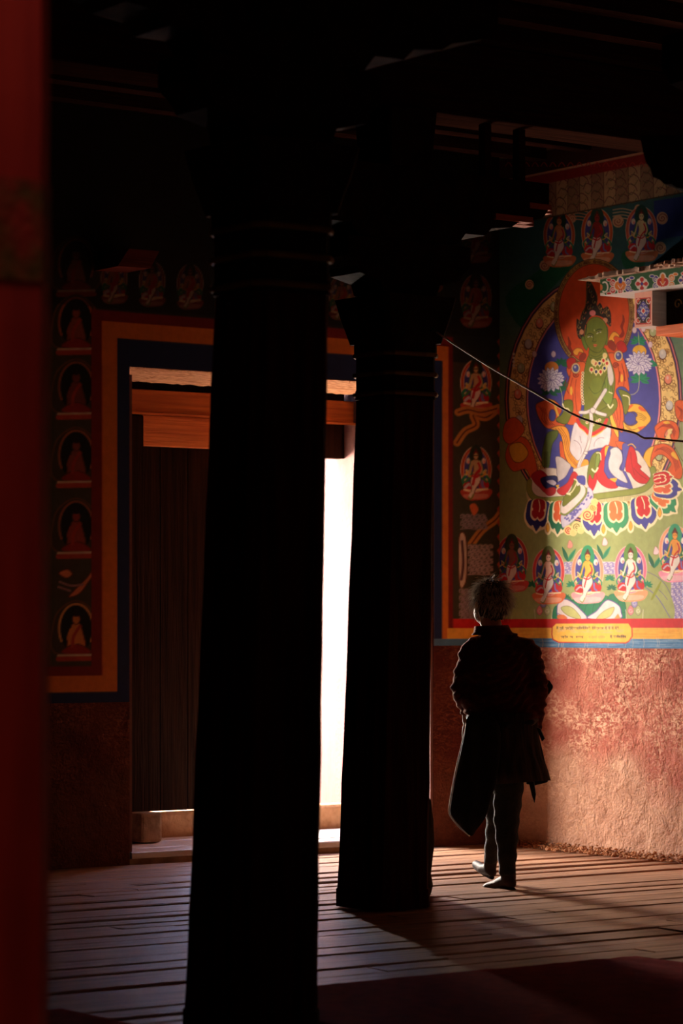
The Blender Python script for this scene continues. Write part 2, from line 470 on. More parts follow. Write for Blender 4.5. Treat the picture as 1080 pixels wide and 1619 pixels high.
def small_deity(cv, cx, cy, halo=PNK, nimb=TEAL, skin=YEL, base=PNK, k=1.0, m=1):
    def S(*pts): return [(cx + m * x * k, cy + y * k) for x, y in pts]
    def E(x, y, rx, ry, c, **kw): cv.ell(cx + m * x * k, cy + y * k, rx * k, ry * k, c, **kw)
    cv.poly(S((-24, 34), (24, 33), (22, 47), (8, 51), (-16, 50)), base)
    cv.poly(S((-20, 42), (18, 41), (16, 48), (-14, 49)), tuple(0.6 * a + 0.4 * b for a, b in zip(base, WHT)))
    E(0, 0, 25.5, 38, halo, line=WHT, lw=0.6)
    E(0, 0, 21, 34, tuple(0.45 * a + 0.55 * b for a, b in zip(halo, WHT)))
    E(0, 0, 19.5, 32.5, BLU)
    E(0, -22, 11, 19, nimb)
    for sx in (-1, 1):
        cv.poly(S((sx * 9, -6), (sx * 13, 2), (sx * 11, 16), (sx * 8, 10)), DGRN)
        E(sx * 13, -14, 3.4, 5, WHT); E(sx * 13 + 1, -12, 1.5, 2.5, PNK)
        cv.stroke(S((sx * 16, 2), (sx * 12, 6), (sx * 17, 9), (sx * 20, 14), (sx * 17, 18)), 2.0, (214, 206, 140))
        cv.stroke(S((sx * 18, 12), (sx * 22, 18), (sx * 20, 26)), 2.0, TEAL)
        E(sx * 19, 27, 2.5, 3.5, YEL)
    E(-13, 28, 8, 7, RED); E(13, 26, 9, 8, RED)
    cv.stroke(S((-18, 30), (-12, 25), (-6, 28)), 2.2, LAV); cv.stroke(S((10, 20), (11, 28), (16, 31)), 2.4, LPUR)
    E(18, 28, 3, 5, RED)
    cv.stroke(S((-19, 34), (-8, 36), (6, 34), (19, 33)), 1.8, CRM)
    cv.poly(S((-6, 8), (5, 8), (8, 17), (5, 25), (0, 32), (-4, 41), (-9, 42), (-7, 31), (-9, 21)), WHT, line=BRN, lw=0.5)
    for sx in (-1, 1): cv.stroke(S((sx * 7, -13), (sx * 10, -2), (sx * 8, 8), (sx * 12, 15), (sx * 17, 21)), 1.8, (70, 130, 80)); cv.stroke(S((sx * 9, 12), (sx * 13, 10), (sx * 16, 5)), 1.3, YEL)
    E(-8, 43, 3.6, 7, WHT, rot=28 * m); cv.stroke(S((-12, 47), (-8, 49), (-4, 42)), 1.2, OLV)
    cv.poly(S((-6, -14), (0, -17), (5, -14), (6, -4), (4, 8), (-5, 8), (-4, -2)), skin, line=BRN, lw=0.4)
    cv.stroke(S((-6, -12), (-9, 0), (-12, 9)), 2.2, skin); cv.stroke(S((6, -12), (9, 0), (7, 6)), 2.2, skin)
    E(0, -22, 4, 6, skin, line=BRN, lw=0.4)
    cv.poly(S((-5, -25), (-3, -30), (0, -35), (3, -30), (5, -25), (0, -27)), BRN); E(0, -28, 1, 1.2, RED)
    cv.stroke(S((4, -10), (7, -2), (5, 4)), 1.6, RED)
    cv.stroke(S((5, 2), (0, 8), (-3, 16), (-5, 25)), 1.9, RED); cv.stroke(S((-6, 11), (0, 13), (5, 10)), 1.7, RED)
    cv.stroke(S((-2, -23), (-1, -22.6)), 0.6, BLK); cv.stroke(S((1.2, -23), (2.2, -22.6)), 0.6, BLK)

def lotus(cv, cx, cy, r, k=1.0, rot=0.0, c=(232, 222, 232), core=YEL):
    cv.ell(cx + 1, cy - r * 0.75, r * 0.5, r * 0.45, core)
    o = np.array([cx, cy + r * 0.12])
    for (n, l, wd, a0, a1) in ((11, 1.0, .24, -205, 25), (9, .78, .24, -190, 10), (7, .95, .24, 15, 165), (5, .7, .24, 30, 150), (6, .5, .2, -175, -5)):
        for i in range(n):
            a = math.radians(a0 + (a1 - a0) * i / (n - 1) + rot)
            d = np.array([math.cos(a), math.sin(a) * 0.92]); q = np.array([-d[1], d[0]]); L = r * l
            cv.poly([o, o + d * L * .55 + q * r * wd * .75, o + d * L, o + d * L * .55 - q * r * wd * .75], c, line=(112, 92, 156), lw=0.6)
            cv.stroke([o + d * L * .35, o + d * L * .8], .5, (150, 130, 186))
def leaf(cv, x0, y0, x1, y1, w, c):
    d = np.array([x1 - x0, y1 - y0]); p = np.array([-d[1], d[0]]) / (np.hypot(*d) + 1e-6) * w; o = np.array([x0, y0])
    cv.poly([o, o + d * .35 + p, o + d * .75 + p * .7, o + d, o + d * .75 - p * .7, o + d * .35 - p], c)
    cv.stroke([o, o + d], 0.6, DGRN)
def leafy(cv, cx, cy, r, c=TEAL):
    for i in range(7):
        a = math.radians(-200 + 38 * i)
        leaf(cv, cx, cy, cx + r * math.cos(a), cy + 0.8 * r * math.sin(a), r * 0.22, c)
def petal(cv, cx, cy, w, h, outer, inner, rot=0.0, drop=True):
    c, s = math.cos(math.radians(rot)), math.sin(math.radians(rot))
    def T(pts): return [(cx + (x * w) * c - (y * h) * s, cy + (x * w) * s + (y * h) * c) for x, y in pts]
    cv.poly(T([(-.42, -.5), (-.2, -.48), (.2, -.48), (.42, -.5), (.54, -.1), (.52, .15), (.36, .36), (.14, .46), (0, .56), (-.14, .46), (-.36, .36), (-.52, .15), (-.54, -.1)]), CRM)
    cv.poly(T([(-.36, -.47), (.36, -.47), (.46, -.1), (.44, .12), (.28, .3), (.1, .36), (0, .47), (-.1, .36), (-.28, .3), (-.44, .12), (-.46, -.1)]), outer, line=tuple(0.5 * v for v in outer), lw=0.5)
    cv.poly(T([(-.25, -.5), (.25, -.5), (.31, -.1), (.25, .08), (.1, .16), (0, .1), (-.1, .16), (-.25, .08), (-.31, -.1)]), CRM)
    cv.poly(T([(-.2, -.5), (.2, -.5), (.25, -.1), (.19, .03), (.08, .09), (0, .02), (-.08, .09), (-.19, .03), (-.25, -.1)]), inner)
    cv.stroke(T([(-.02, -.5), (.05, -.3), (.04, -.15)]), 1.6, CRM)
    for sx in (-1, 1):
        cv.ell(*T([(sx * .25, -.2)])[0], w * .045, h * .05, CRM); cv.ell(*T([(sx * .16, .36)])[0], w * .05, h * .06, CRM)
def waves(cv, x0, y0, x1, y1, c=LPUR, bgc=(214, 198, 206), step=6.0):
    cv.poly([(x0, y0), (x1, y0), (x1, y1), (x0, y1)], bgc, smooth=False)
    r = 0
    y = y0 + 2
    while y < y1:
        x = x0 + (3 if r % 2 else 0)
        while x < x1 - 4:
            cv.arc(x + 3, y + 2, 3.2, 2.4, 180, 370, 1.0, c); cv.spiral(x + 4.6, y + 2, 1.7, 1.2, 0.8, c)
            x += 8
        cv.stroke([(x0, y + 4.4), (x0 + (x1 - x0) * .3, y + 3.6), (x0 + (x1 - x0) * .6, y + 4.8), (x1, y + 4)], 0.9, c)
        y += step; r += 1
def scribble(cv, x0, y0, n, c, seed, size=1.0, dx=3.0):
    """a line of small looped letters hanging from a head-stroke"""
    r = random.Random(seed)
    x = x0
    for i in range(n):
        if r.random() < 0.14: x += dx * 0.7; continue
        cv.stroke([(x, y0), (x + 2.1 * size, y0)], 0.75, c, smooth=False)
        hgt = r.uniform(1.8, 3.8) * size
        cv.stroke([(x + 1.7 * size, y0), (x + 1.7 * size, y0 + hgt)], 0.7, c, smooth=False)
        if r.random() < 0.75: cv.stroke([(x + 1.6 * size, y0 + 1.2 * size), (x + .3 * size, y0 + 1.0 * size), (x + .2 * size, y0 + 2.1 * size), (x + 1.2 * size, y0 + 2.2 * size)], 0.65, c)
        if r.random() < 0.35: cv.stroke([(x + .2 * size, y0 - 1.6 * size), (x + 1.1 * size, y0 - .8 * size), (x + 2 * size, y0 - 1.7 * size)], 0.65, c)
        x += dx * size

def paint_right_wall():
    D_END = 2.75
    cv = Canvas(0.0, D_END, 1.235, 4.32, 0.0048, 0.0036, trace_right(), GRN)
    P = cv.poly; K = cv.stroke; E = cv.ell
    crop = lambda x0, y0, k: (lambda *pts: [(x0 + x / k, y0 + y / k) for x, y in pts])
    A = crop(890, 440, 9.0); B = crop(830, 590, 9.0); Cc = crop(940, 590, 7.714); D = crop(830, 730, 8.308)
    Ee = crop(940, 730, 7.714); F = crop(830, 840, 8.308); G = crop(950, 820, 7.36); T1 = crop(820, 380, 4.154)
    H8 = crop(780, 200, 3.6)
    # green ground grading to blue sky above
    for i in range(40):
        y0 = 250 + i * 14.0
        f = min(max((y0 - 400) / 330.0, 0), 1)
        c = tuple(a * f + b * (1 - f) for a, b in zip(GRN, (52, 96, 98)))
        P([(780, y0), (1330, y0), (1330, y0 + 15), (780, y0 + 15)], c, smooth=False)
    P([(1035, 318), (1340, 270), (1340, 420), (1100, 410), (1035, 425)], (40, 56, 128), smooth=False)
    P([(1020, 392), (1100, 370), (1340, 360), (1340, 430), (1020, 430)], (52, 112, 116), alpha=0.7)
    # hills and cloud scrolls behind the nimbus
    P([(800, 470), (850, 430), (885, 400), (905, 420), (860, 470), (830, 520)], DGRN)
    P([(985, 400), (1010, 395), (1020, 420), (990, 425)], DGRN)
    P([(1060, 440), (1120, 420), (1200, 440), (1220, 520), (1120, 560)], DGRN)
    for (x, y, r, fl) in ((930, 385, 9, 1), (958, 392, 10, -1), (978, 350, 9, 1), (1048, 345, 9, -1), (1045, 392, 9, 1), (905, 345, 7, -1), (915, 318, 7, 1), (1010, 330, 6, 1), (862, 420, 8, 1), (838, 450, 7, -1), (1110, 350, 9, 1), (1140, 380, 8, -1), (1180, 350, 9, 1)):
        E(x, y, r, r * 1.1, (216, 170, 130)); cv.spiral(x, y, r * .85, 1.6, 1.2, (150, 80, 60), flip=fl)
    for y in (332, 337, 342, 347):
        K([(970, y), (985, y - 2), (1000, y + 1)], 1.4, (212, 176, 140)); K([(900, y + 2), (915, y), (930, y + 3)], 1.4, (212, 150, 110))
    for (x, y, hal, sk) in ((885, 372, (196, 90, 40), (210, 140, 90)), (945, 367, (214, 96, 40), (150, 40, 36)), (1015, 364, (206, 96, 70), (226, 206, 150)), (1110, 355, (214, 110, 60), YEL), (1175, 350, (230, 140, 120), WHT)):
        small_deity(cv, x, y, halo=hal, nimb=(30, 70, 60), skin=sk, base=(214, 120, 70), k=0.98)
    # pleated valance and red cornice painted along the top
    tr = trace_right()
    def band(ya, yb, c):          # ya, yb: rows at column 975
        ua, ha = tr(np.array([975.0]), np.array([ya])); _, hb = tr(np.array([975.0]), np.array([yb]))
        cv.metric = True; P([(0, ha[0]), (D_END, ha[0]), (D_END, hb[0]), (0, hb[0])], c, smooth=False); cv.metric = False
        return ha[0], hb[0]
    h_hi, h_lo = band(268, 324, (172, 140, 104))
    cv.metric = True
    u = 0.0; i = 0
    while u < D_END:
        P([(u, h_hi), (u + .11, h_hi), (u + .11, h_lo), (u + .01, h_lo)], ((158, 122, 92), (190, 156, 116))[i % 2], smooth=False)
        K([(u, h_hi), (u, h_lo)], 0.8, (96, 64, 48), smooth=False)
        for j in range(4):
            xx, hh = u + 0.055 + random.uniform(-.03, .03), h_lo + (j + .5) * (h_hi - h_lo) / 4
            K([(xx - .05, hh), (xx - .02, hh + .03), (xx + .03, hh + .01), (xx + .05, hh - .02)], 1.0, (110, 62, 60))
            K([(xx - .03, hh - .02), (xx, hh - .035), (xx + .03, hh - .01)], 0.9, (96, 92, 60))
        u += 0.11; i += 1
    K([(0, h_lo), (D_END, h_lo)], 1.6, (84, 60, 40), smooth=False)
    cv.metric = False
    band(252, 268, (150, 34, 34)); band(248.5, 252, (220, 176, 140)); band(215, 248.5, (70, 30, 24))
    for x in range(800, 1330, 14): K([(x, 263), (x + 5, 257), (x + 10, 263)], 1.2, (196, 70, 54))

    # ---- outer gold ring with jewels, around the main nimbus
    cx, cy = 939.5, 632.0
    E(cx, cy, 141, 196, (64, 40, 66)); E(cx, cy, 139, 194, (214, 120, 110)); E(cx, cy, 137, 192, (60, 40, 110))
    E(cx, cy, 135.5, 190.5, BRN)
    E(cx, cy, 134, 189, GOLD)
    rr = random.Random(3)
    for i in range(950):
        a = rr.uniform(0, 2 * math.pi); q = rr.uniform(109, 131) / 134
        x, y = cx + 134 * q * math.cos(a), cy + 189 * q * math.sin(a)
        cv.arc(x, y, 2.2, 2.6, rr.uniform(0, 360), rr.uniform(360, 560), 0.7, (140, 88, 40))
    for i in range(26):
        a = math.radians(i * 360 / 26.0 + 3)
        x, y = cx + 120 * math.cos(a), cy + 173 * math.sin(a)
        E(x, y + 1, 6.3, 8.4, BRN); E(x, y, 5.6, 7.6, ((206, 196, 190), (236, 140, 110), (176, 180, 130))[i % 3]); E(x - 1, y - 2, 2, 3, WHT, alpha=.6)
    E(cx, cy, 107.5, 159, BRN); E(cx, cy, 106, 157.5, (236, 140, 140)); E(cx, cy, 103.5, 155, BLU)
    for y in (560, 566, 572, 578): E(813, y, 2.2, 2.4, WHT)
    # ---- head nimbus: gold rim, orange-red disc
    E(940, 497, 63.5, 88, BRN); E(940, 497, 62.5, 87, (176, 132, 66))
    for i in range(300):
        a = rr.uniform(0, 2 * math.pi)
        cv.arc(940 + 59.5 * math.cos(a), 497 + 83.5 * math.sin(a), 1.6, 1.8, 0, 260, 0.7, (104, 62, 30))
    E(940, 497, 56.5, 80.5, BRN); E(940, 497, 55.5, 79.5, (214, 74, 20))
    # lotus stems, leaves, flowers
    leafy(cv, 1010, 540, 13, TEAL); leafy(cv, 1013, 600, 16, TEAL); leafy(cv, 893, 615, 18, DGRN); leafy(cv, 888, 575, 12, DGRN); leafy(cv, 870, 620, 14, DGRN)
    for p in ((1004, 522), (1018, 520), (1029, 545), (846, 560), (876, 560)):
        E(p[0], p[1], 3.6, 5, (226, 200, 206), line=(150, 90, 110), lw=.5)
    K([(1010, 525), (1012, 560), (1011, 610), (1005, 622), (998, 624)], 0.9, (196, 190, 130)); K([(876, 590), (888, 618), (890, 640), (886, 650)], 0.9, (196, 190, 130))
    leaf(cv, 1005, 568, 988, 590, 5, TEAL); leaf(cv, 1025, 572, 1040, 578, 5, TEAL)
    lotus(cv, 1011, 572, 22); lotus(cv, 872, 598, 22, rot=-38, core=(220, 130, 50))
    # ---- robe behind the shoulders and the floating scarves
    P(A((60, 1290), (150, 1200), (350, 1180), (420, 1120), (640, 1060), (760, 1080), (880, 1180), (930, 1440), (620, 1440), (300, 1440), (130, 1440)), ORG, line=BRN, lw=.6)
    P([(905, 582), (916, 572), (927, 576), (924, 600), (921, 625), (919, 650), (913, 668), (904, 672), (897, 668), (906, 652), (904, 634), (892, 632), (899, 608)], ORG, line=BRN, lw=.6)
    P([(960, 563), (970, 558), (986, 566), (992, 590), (996, 618), (988, 612), (979, 612), (975, 620), (985, 640), (987, 668), (984, 684), (974, 668), (970, 640), (971, 610), (966, 582)], ORG, line=BRN, lw=.6)
    for q in ([(899, 602), (896, 612), (900, 622)], [(906, 598), (903, 612), (907, 626), (905, 640)], [(912, 600), (910, 620), (913, 650)], [(977, 575), (980, 592), (978, 608)], [(984, 575), (988, 595), (987, 610)], [(979, 630), (982, 655), (980, 675)], [(975, 640), (978, 664)]):
        K(q, 0.9, (150, 40, 14))
    for (x, y, fl) in ((911, 592, 1), (974, 578, -1)): cv.spiral(x, y, 5, 1.7, 1.3, (120, 26, 12), flip=fl)
    for q in ([(897, 598), (893, 610)], [(902, 594), (899, 606)], [(981, 588), (980, 604)], [(987, 586), (989, 602)]): K(q, 1.3, (120, 26, 12))
    E(904, 618, 2.2, 7, YEL); E(984, 598, 2, 6.5, YEL)
    # left scarf loop
    P(B((165, 450), (250, 400), (340, 375), (430, 390), (500, 460), (530, 540), (480, 620), (460, 690), (590, 735), (480, 765), (390, 795), (300, 770), (230, 680), (180, 570)), ORG, line=BRN, lw=.7)
    E(*B((398, 600))[0], 5.6, 9.5, BLU, line=BRN, lw=.7)
    for i in range(4):
        K(B((200 + 30 * i, 470 + 8 * i), (260 + 22 * i, 560 + 12 * i), (250 + 40 * i, 660 + 10 * i), (340 + 30 * i, 740)), 0.7, (150, 40, 14))
    K(B((350, 380), (420, 420), (450, 520), (480, 600)), 3.4, YEL)
    P(B((370, 790), (480, 750), (585, 765), (635, 850), (650, 950), (680, 1120), (740, 1225), (900, 1230), (900, 1340), (800, 1400), (690, 1345), (610, 1255), (560, 1110), (540, 960), (510, 870), (440, 815)), (240, 156, 44), line=BRN, lw=.7)
    for i in range(3): K(B((440 + 40 * i, 790 - 6 * i), (550 + 24 * i, 900), (590 + 24 * i, 1080), (650 + 22 * i, 1220), (740 + 18 * i, 1330)), 0.7, (150, 70, 20))
    P(B((500, 1000), (540, 985), (575, 1180), (600, 1260), (520, 1215)), ORG, line=BRN, lw=.5)
    # right scarf: orange fall, yellow fall, yellow crescent
    P(Cc((180, 350), (240, 380), (250, 500), (300, 680), (300, 830), (290, 900), (170, 870), (210, 760), (200, 600), (180, 480)), ORG, line=BRN, lw=.6)
    P(Cc((180, 370), (230, 390), (230, 520), (290, 680), (300, 780), (270, 760), (210, 620), (185, 500)), YEL, line=BRN, lw=.6)
    P(Cc((270, 830), (400, 860), (360, 940), (290, 900)), ORG, line=BRN, lw=.5)
    P(Cc((410, 400), (450, 375), (560, 385), (640, 460), (695, 560), (640, 640), (580, 690), (520, 725), (430, 725), (372, 690), (355, 590), (400, 630), (470, 640), (530, 600), (500, 560), (530, 510), (490, 470), (410, 470)), YEL, line=BRN, lw=.7)
    E(*Cc((440, 555))[0], 9.2, 10.4, BLU, line=BRN, lw=.6)
    P(Cc((410, 460), (440, 390), (480, 390), (430, 440)), ORG); P(Cc((540, 420), (570, 405), (640, 465), (570, 455)), ORG); P(Cc((530, 660), (640, 640), (560, 700)), ORG)
    for i in range(4): K(Cc((520, 480 + 26 * i), (580, 500 + 22 * i), (640 - 10 * i, 550 + 12 * i)), 0.6, (150, 100, 30)); K(Cc((380 + 12 * i, 640), (430 + 12 * i, 690), (500 + 12 * i, 690 - 6 * i)), 0.6, (150, 100, 30))
    # scarves leaving the nimbus at its lower right
    for (pts, c) in ((Cc((740, 690), (760, 630), (840, 580), (940, 580), (1010, 620), (1040, 720), (1010, 860), (960, 830), (930, 760), (960, 720), (900, 690), (860, 760), (880, 830), (800, 820)), ORG),
                     (Cc((600, 1040), (640, 940), (740, 880), (860, 860), (960, 910), (1030, 1020), (1080, 1180), (1050, 1290), (920, 1250), (900, 1180), (940, 1100), (860, 1010), (780, 1000), (710, 1080), (720, 1180), (650, 1120)), ORG),
                     (Cc((600, 1050), (640, 940), (730, 890), (700, 1000), (690, 1100), (720, 1190), (650, 1120)), YEL),
                     (Cc((990, 360), (1080, 330), (1200, 420), (1180, 600), (1060, 590), (1000, 520)), ORG)):
        P(pts, c, line=BRN, lw=.7)
    for i in range(4):
        K(Cc((770 + 14 * i, 690 - 12 * i), (860, 620 + 10 * i), (950, 640 + 12 * i), (1000 - 8 * i, 720 + 20 * i)), .7, (150, 40, 14))
        K(Cc((740 + 10 * i, 960 - 14 * i), (860, 900 + 16 * i), (980 - 6 * i, 990 + 20 * i), (1040 - 14 * i, 1150 + 16 * i)), .7, (150, 40, 14))
        K(Cc((1010 + 16 * i, 400 + 10 * i), (1060 + 10 * i, 480), (1030 + 20 * i, 560)), .7, (150, 40, 14))
    P(Cc((900, 690), (960, 680), (930, 740), (900, 810), (870, 790), (900, 740)), GOLD); P(Cc((840, 600), (900, 585), (930, 610), (880, 620)), YEL)
    P(Cc((1000, 830), (1060, 800), (1080, 940), (1040, 950)), YEL); P(Cc((940, 980), (980, 960), (1030, 1060), (960, 1020)), YEL)
    P(Cc((1040, 600), (1140, 640), (1160, 900), (1100, 1080), (1020, 960), (980, 860), (1050, 760)), (150, 150, 104), line=BRN, lw=.5)
    # mirrored on the shadowed left side
    for sc_, c in (([(838, 700), (822, 690), (806, 700), (800, 724), (812, 745), (832, 742), (842, 760), (850, 740)], ORG), ([(815, 660), (800, 668), (796, 690), (806, 702), (824, 690), (830, 676)], ORG), ([(806, 706), (824, 700), (836, 716), (826, 730), (812, 728)], YEL)):
        P(sc_, c, line=BRN, lw=.7)
    # ---- body
    P([(933, 560), (955, 550), (964, 566), (972, 590), (973, 612), (968, 640), (962, 655), (966, 668), (960, 690), (940, 694), (922, 684), (917, 668), (924, 650), (923, 610), (925, 585)], SKIN, line=(60, 70, 20), lw=.7)
    P([(938, 600), (950, 598), (956, 612), (950, 628), (940, 626), (934, 612)], (120, 132, 38), alpha=.8)
    K([(932, 612), (940, 622), (950, 618), (955, 606)], .7, (70, 84, 24)); K([(930, 650), (940, 656), (952, 652)], .7, (70, 84, 24)); K([(941, 660), (941, 664)], 1, (60, 70, 20))
    # far arm, hand on the knee
    P(B((560, 400), (670, 385), (695, 500), (660, 610), (600, 720), (490, 700), (450, 650), (520, 600), (560, 520)), SKIN, line=(50, 60, 16), lw=.6)
    P(B((330, 850), (470, 815), (470, 900), (400, 1010), (370, 1180), (350, 1330), (300, 1340), (250, 1300), (255, 1120), (280, 1000)), (96, 112, 44), line=(40, 50, 16), lw=.6)
    for i in range(3): K(B((280 + 26 * i, 1120), (285 + 24 * i, 1320)), .8, (50, 60, 20))
    K(B((545, 440), (570, 500), (620, 510), (650, 560)), 2.2, CRM); K(B((530, 500), (560, 510), (640, 550)), 1.2, YEL)
    # near arm and the raised hand
    P([(979, 616), (994, 621), (998, 630), (992, 653), (988, 653), (984, 632)], SKIN, line=(50, 60, 16), lw=.6); K([(986, 625), (995, 628), (996, 640)], 1.6, CRM)
    P([(966, 634), (974, 630), (977, 642), (968, 656), (954, 662), (943, 656), (952, 648), (960, 643)], SKIN, line=(50, 60, 16), lw=.6)
    P([(954, 614), (957, 602), (961, 592), (963, 602), (967, 598), (968, 612), (970, 628), (965, 641), (957, 636), (952, 626)], (122, 142, 48), line=(50, 60, 16), lw=.7)
    for q in ([(957, 603), (958, 620)], [(962, 600), (962, 618)], [(966, 606), (966, 620)]): K(q, .7, (56, 68, 20))
    K([(962, 640), (966, 645), (970, 640)], 2.2, CRM); K([(964, 620), (969, 622)], 1.4, CRM)
    # white sash over the shoulder, waist sash and its tails
    P([(961, 568), (965, 572), (970, 588), (971, 602), (966, 610), (962, 596)], (222, 206, 196), line=(120, 100, 90), lw=.4)
    def sash(q, w): K(q, w + 1.2, (120, 96, 92)); K(q, w, (226, 212, 206))
    # neck and head
    P(A((385, 1010), (420, 980), (560, 960), (590, 1040), (610, 1090), (540, 1160), (440, 1170), (380, 1110)), SKIN, line=(60, 70, 20), lw=.6)
    K(A((400, 1090), (470, 1120), (560, 1080)), .8, (70, 84, 24)); K(A((400, 1130), (480, 1150), (560, 1120)), .8, (70, 84, 24))
    P(A((340, 60), (400, 50), (440, 110), (470, 180), (500, 260), (495, 390), (530, 350), (560, 380), (580, 430), (640, 400), (680, 470), (695, 560), (690, 680), (640, 650), (580, 560), (430, 530), (340, 640), (310, 760), (300, 840), (240, 860), (205, 760), (205, 580), (250, 600), (280, 480), (330, 400), (340, 230)), (44, 30, 20))
    for (x, y) in ((360, 110), (400, 180), (430, 250), (450, 330), (350, 330), (320, 480), (300, 560), (540, 420), (610, 470), (650, 520), (640, 440), (240, 690), (230, 780), (270, 820), (380, 420), (420, 400), (560, 480), (670, 640), (260, 620), (390, 70)):
        xx, yy = A((x, y))[0]
        cv.arc(xx, yy, 2.2, 3, 0, 250, .8, (146, 110, 56)); E(xx + 1.5, yy + 1, .9, 1.1, ((196, 150, 70), (60, 90, 84), (190, 80, 60))[(x + y) % 3])
    K(A((345, 60), (350, 200), (330, 380), (270, 520), (210, 700)), .8, (120, 84, 40)); K(A((480, 200), (500, 300), (500, 400), (690, 560)), .8, (120, 84, 40))
    K(A((370, 60), (360, -30)), 1.2, (60, 34, 20))
    E(*A((430, 495))[0], 5, 4.6, (222, 120, 120)); E(*A((610, 600))[0], 4, 4.2, (220, 140, 100)); E(*A((275, 765))[0], 3.4, 4.2, (220, 140, 100))
    P(A((272, 850), (320, 830), (360, 930), (350, 1020), (320, 1000), (285, 920)), (104, 124, 40), line=(60, 70, 20), lw=.5)
    P(A((600, 700), (640, 690), (650, 800), (640, 930), (620, 950), (600, 850)), (104, 124, 40), line=(60, 70, 20), lw=.5)
    P(A((345, 660), (390, 585), (470, 550), (550, 575), (620, 660), (640, 790), (615, 920), (545, 1040), (470, 1055), (385, 1000), (325, 890), (318, 770)), SKIN, line=(60, 70, 20), lw=.7)
    P(A((360, 690), (420, 600), (540, 600), (600, 690), (560, 720), (430, 760)), (98, 116, 40), alpha=.5)
    K(A((335, 640), (345, 700), (330, 800)), 1.2, (44, 30, 20))
    for (q, w, c) in ((A((355, 800), (390, 785), (430, 800)), 1.0, (44, 50, 16)), (A((480, 745), (520, 725), (565, 730)), 1.0, (44, 50, 16)), (A((365, 835), (395, 822), (425, 832)), 1.6, (228, 222, 176)), (A((492, 785), (520, 765), (548, 765)), 1.6, (228, 222, 176)),
                      (A((365, 828), (395, 815), (427, 828)), .7, BLK), (A((490, 778), (520, 758), (550, 758)), .7, BLK), (A((440, 800), (440, 870), (430, 900), (465, 905), (480, 890)), .8, (60, 72, 22))):
        K(q, w, c)
    for q in ((397, 828), (522, 770)): E(*A(q)[0], .8, .8, BLK)
    E(*A((455, 740))[0], .8, 1.4, (200, 190, 120))
    P(A((440, 945), (465, 938), (495, 945), (480, 972), (455, 975)), (226, 110, 60)); K(A((445, 955), (495, 955)), .5, (120, 40, 20))
    # shoulder ornaments: flames, dark red bows, blue jewels
    for (q, c) in ((A((660, 880), (690, 800), (740, 760), (800, 800), (810, 840), (760, 820), (730, 850), (740, 900)), (238, 160, 50)), (A((650, 920), (700, 880), (760, 960), (740, 1030), (660, 980)), (150, 44, 20)), (A((770, 940), (830, 890), (890, 920), (920, 1020), (860, 1060), (800, 1030)), (190, 34, 26)),
                   (A((150, 1060), (190, 1000), (270, 1000), (300, 1060), (240, 1050), (210, 1100)), (238, 160, 50)), (A((240, 1120), (300, 1060), (340, 1110), (270, 1190)), (150, 44, 20)), (A((60, 1180), (110, 1130), (190, 1150), (170, 1220), (90, 1290)), (190, 34, 26)),
                   (A((810, 830), (850, 760), (830, 680), (860, 600), (860, 520), (885, 600), (860, 700), (880, 790), (850, 840)), (150, 34, 12)), (A((100, 1110), (130, 1060), (80, 990), (90, 930), (80, 830), (120, 920), (120, 980), (160, 1080)), (150, 34, 12))):
        P(q, c, line=BRN, lw=.5)
    for q in ((800, 1105), (190, 1280)):
        E(*A(q)[0], 7, 8.5, (226, 186, 130), line=BRN, lw=.5); E(*A(q)[0], 4.8, 6, (76, 78, 140)); E(A(q)[0][0] - 1, A(q)[0][1] - 2, 1.8, 2.2, (180, 176, 200))
    # necklaces: two rows of roundels, a long string of beads
    for (x, y, c) in ((470, 1210, RED), (530, 1210, NAVY), (585, 1170, RED), (635, 1210, RED), (415, 1300, RED), (480, 1330, NAVY), (545, 1330, RED), (600, 1280, NAVY), (440, 1190, GOLD), (605, 1100, GOLD)):
        E(*A((x, y))[0], 3.8, 4.6, (240, 216, 150)); E(*A((x, y))[0], 2.0, 2.6, c); E(*A((x, y + 45))[0], 1, 1.6, (240, 216, 150))
    for i in range(11):
        f = i / 10.0; x, y = 922.5 - 1.5 * math.sin(f * 3) + (0 if f < .9 else .5), 590 + 48 * f
        E(x, y, 2.3, 2.5, CRM); E(x, y, 1.1, 1.3, (140, 60, 40))
    # white lower garment, red girdle, sashes
    P([(911, 668), (906, 680), (903, 697), (902, 712), (908, 722), (916, 728), (930, 714), (945, 709), (955, 707), (963, 703), (966, 690), (966, 672), (955, 680), (938, 688), (922, 680)], (222, 208, 210), line=(120, 96, 100), lw=.5)
    cv.arc(906, 712, 14, 16, -80, 20, .7, (140, 116, 126)); cv.arc(952, 706, 12, 14, 180, 290, .7, (140, 116, 126)); K([(918, 690), (920, 700)], .7, (140, 116, 126))
    g = [(914, 664), (918, 672), (926, 678), (930, 683), (938, 686), (946, 682), (954, 676), (960, 664)]
    K([(x, y + 4.2) for x, y in g], 1.8, YEL); K([(x, y + 2.6) for x, y in g], .8, BRN); K(g, 5.2, (206, 40, 30))
    for (x, y) in ((924, 662), (929, 668), (938, 672), (945, 666), (949, 664)): E(x, y, 2.4, 2.4, CRM); E(x, y, 1.1, 1.1, RED)
    sash([(918, 652), (928, 652), (937, 648)], 4.2); sash([(937, 648), (947, 653), (958, 656)], 4.0); sash([(958, 617), (949, 632), (939, 648)], 5.0)
    sash([(935, 652), (936, 668), (934, 686), (930, 706), (923, 722), (917, 734), (914, 752)], 4.8); K([(936, 660), (933, 690), (922, 722), (915, 742)], .6, (140, 116, 116))
    E(938, 649, 4.2, 4.6, (226, 212, 206), line=(120, 96, 92), lw=.6); E(927, 716, 3.2, 2.6, (226, 212, 206), line=(120, 96, 92), lw=.6)
